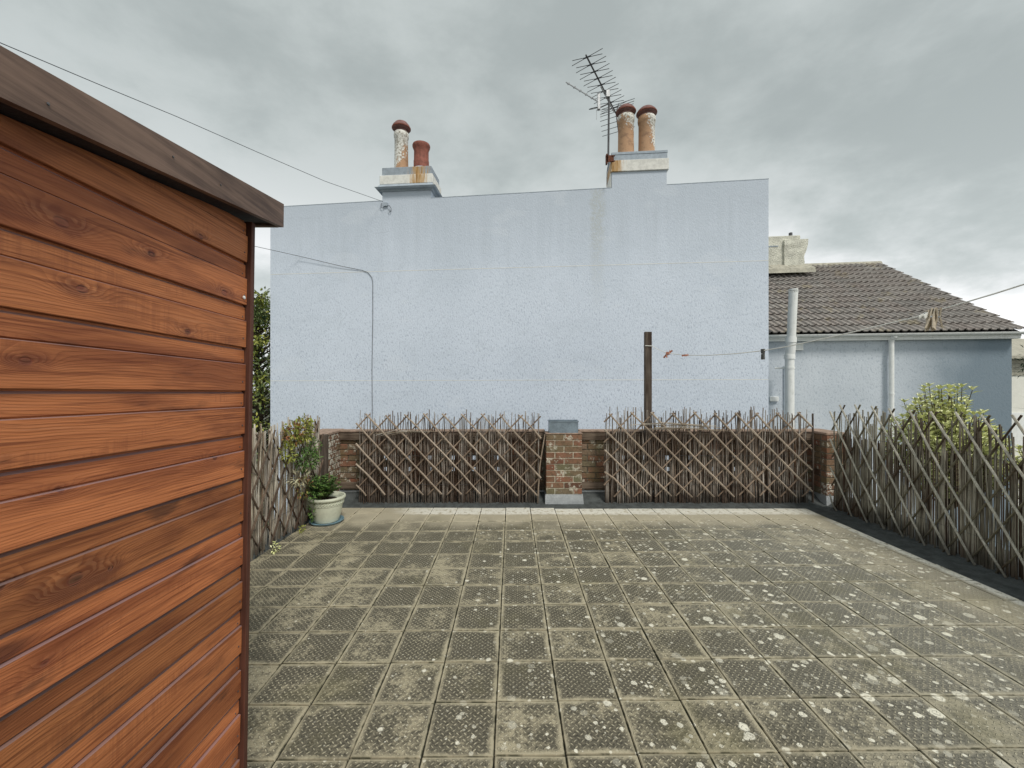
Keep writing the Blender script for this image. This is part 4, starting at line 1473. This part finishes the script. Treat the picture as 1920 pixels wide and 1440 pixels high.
pp = thing('pot_plant', (pc.x, pc.y, .25), label='bushy green plant growing in the cream flower pot', cat='plant')
lf, stm = MB(), MB()
shoots(lf, stm, (-.05, -.02, 0), [(-.05 + R.gauss(0, .115) - .03, R.gauss(0, .09), R.uniform(.05, .25)) for _ in range(85)], .050, .021, 14)
lf.build('leaves', M['leafpot'], pp); stm.build('stems', M['bark'], pp)


def blob(pos, rad, n, L, w, mat, par, name='leaves', flat_=1.0):
    mb = MB()
    for _ in range(n):
        while True:
            v_ = Vector((R.uniform(-1, 1), R.uniform(-1, 1), R.uniform(-1, 1)))
            if .25 < v_.length < 1: break
        v_ = Vector((v_.x * rad[0], v_.y * rad[1], v_.z * rad[2]))
        q = Vector(pos) + v_
        d_ = (v_.normalized() if v_.length else Vector((0, 0, 1))) + Vector((R.gauss(0, .6), R.gauss(0, .6), R.gauss(0, .5)))
        mb.leaf(q, d_, L * R.uniform(.6, 1.3), w * R.uniform(.7, 1.2), (R.gauss(0, .4), R.gauss(0, .4), 1))
    return mb.build(name, M[mat], par)


cl = thing('climbing_plant', (-2.16, 4.35, 0), label='climber with reddish and green leaves on the left reed panel', cat='plant')
MB().tube([(0.05, .35, .0), (-.02, .2, .35), (.0, .05, .62), (-.03, -.05, .9), (-.04, -.2, 1.12)], [.008, .007, .006, .005, .003], 5).build('stem', M['bark'], cl, True)
MB().tube([(.0, .05, .62), (.02, -.12, .8), (0, -.34, .95)], [.005, .004, .002], 5).build('stem', M['bark'], cl, True)
MB().tube([(-.02, .2, .35), (.03, .02, .5), (.02, -.18, .62)], [.005, .004, .002], 5).build('stem', M['bark'], cl, True)
blob((-.02, .03, 1.06), (.07, .24, .13), 330, .050, .020, 'leafyel', cl)
blob((-.02, -.14, 1.05), (.06, .20, .12), 230, .042, .018, 'leafred', cl)
blob((-.02, .05, 1.15), (.05, .12, .06), 80, .042, .018, 'leafred', cl)
blob((.0, -.28, .88), (.05, .12, .10), 130, .042, .018, 'leafyel', cl)
blob((.0, .10, .74), (.07, .24, .12), 300, .048, .018, 'leafpot', cl)
blob((.0, .22, .86), (.06, .10, .10), 110, .045, .018, 'leafpot', cl)
blob((.02, -.10, .60), (.05, .20, .07), 90, .065, .014, 'leafpale', cl)
blob((.02, .0, .48), (.05, .16, .10), 70, .045, .012, 'leafred', cl)
blob((.02, .22, .40), (.06, .15, .15), 130, .040, .018, 'leafpot', cl)
blob((.0, .24, .18), (.04, .10, .14), 70, .040, .016, 'leafpot', cl)
w_ = thing('weed', (-2.17, 3.86, 0), label='tiny pale green weed at the foot of the left reed panel', cat='plant')
blob((0, 0, .045), (.03, .04, .045), 40, .035, .016, 'leafshrub', w_)
w_ = thing('weed', (-2.19, 4.40, 0), label='small green weed at the panel foot in front of the pot', cat='plant')
blob((0, 0, .03), (.02, .06, .03), 40, .026, .012, 'leafyel', w_)

# ------------------------------------------------------------------ shrubs and trees beyond


def whorl_shrub(loc, label, tips, L, w, mat, per=16, cat='shrub', baseoff=(0, 0, 0)):
    t = thing('shrub', loc, label=label, cat=cat)
    lf, stm = MB(), MB()
    shoots(lf, stm, baseoff, tips, L, w, per, rs=.008, spread=.8)
    lf.build('leaves', M[mat], t); stm.build('stems', M['bark'], t)
    return t


sx, sy = 6.05, 5.85
tips = []
for _ in range(190):
    a = R.uniform(0, 2 * PI)
    rr = R.uniform(0, 1) ** .6
    x = math.cos(a) * rr * .80 - .02
    y = math.sin(a) * rr * .5
    top_ = 1.44 - GZ - .72 * (rr ** 2.2) + R.uniform(-.42, .10) - (.15 if x > .4 else 0)
    tips.append((x, y, top_))
for _ in range(70):
    tips.append((R.uniform(-.55, .95), R.uniform(-.5, .5), R.uniform(.2, .95) - GZ))
whorl_shrub((sx, sy, GZ), 'bright yellow green shrub showing above the right reed panel', tips, .12, .045, 'leafshrub', 24, baseoff=(0, 0, 2.7))
tips = [(R.uniform(-.5, .7), R.uniform(-.5, .5), R.uniform(.0, 1.0) - GZ) for _ in range(80)]
whorl_shrub((6.75, 5.15, GZ), 'lower yellow green shrub behind the right reed panel near the frame edge', tips, .10, .034, 'leafshrub', 18, baseoff=(0, 0, 2.5))


def tree(loc, label, h, crown, n, L, w, mats, trunk_r=.12, cat='tree', seed=1):
    t = thing('tree', loc, label=label, cat=cat)
    rr = random.Random(seed)
    MB().tube([(0, 0, 0), (.05, .03, h * .4), (-.04, 0, h * .75), (0, 0, h * .97)], [trunk_r, trunk_r * .8, trunk_r * .5, trunk_r * .1], 9).build('trunk', M['bark'], t, True)
    br, mbs = MB(), [MB() for _ in mats]
    for k in range(n):
        z = crown[0] + (crown[1] - crown[0]) * rr.random() ** .9
        f = (z - crown[0]) / (crown[1] - crown[0])
        rad = crown[2] * (1 - f ** 2.2 * .8) * rr.uniform(.35, 1.05)
        a = rr.uniform(0, 2 * PI)
        q = Vector((math.cos(a) * rad, math.sin(a) * rad, z))
        br.tube([(0, 0, max(.3, z - rad * .5)), q * .6 + Vector((0, 0, z * .4 - rad * .12)), q], [.02, .013, .005], 4)
        cs = rr.uniform(.10, .24)
        mi = mbs[min(len(mats) - 1, int(rr.random() ** (.6 if f > .5 else 1.6) * len(mats)))]
        for _ in range(26):
            v_ = Vector((rr.gauss(0, 1), rr.gauss(0, 1), rr.gauss(0, .7))) * cs * .6
            mi.leaf(q + v_, v_ + Vector((rr.gauss(0, .1), rr.gauss(0, .1), rr.gauss(0, .1))), L * rr.uniform(.7, 1.3), w * rr.uniform(.7, 1.3), (rr.gauss(0, .5), rr.gauss(0, .5), 1))
    br.build('branches', M['bark'], t)
    for mb, mt in zip(mbs, mats): mb.build('crown', M[mt], t)
    return t


tree((-6.55, 10.9, GZ), 'leafy tree in the gap between the shed and the tall blue wall', 6.7, (.9, 6.75, 1.30), 420, .11, .05, ['leafdark', 'leaftree', 'leaftree', 'leafyel'], seed=5)
tree((11.55, 8.7, GZ), 'dark evergreen tree at the right frame edge beside the low house', 5.6, (4.5, 5.55, .62), 90, .11, .03, ['leafdark'], .08, seed=8)
t = thing('spiky_plant', (8.35, 6.4, GZ), label='spiky leaved plant at the right frame edge beyond the reed panel', cat='plant')
lf = MB()
for k in range(60):
    a = R.uniform(0, 2 * PI); e = R.uniform(.1, 1.3)
    lf.leaf((0, 0, 3.95), (math.cos(a) * math.cos(e), math.sin(a) * math.cos(e), math.sin(e) * .9), R.uniform(.4, .55), .022, (0, 0, 1), .1)
lf.build('leaves', M['leafdark'], t)
MB().tube([(0, 0, 0), (.03, 0, 2), (0, 0, 3.98)], [.06, .05, .04], 8).build('trunk', M['bark'], t, True)

print('tiles', ntile, 'roof tiles', nt, 'objects', len(bpy.data.objects))
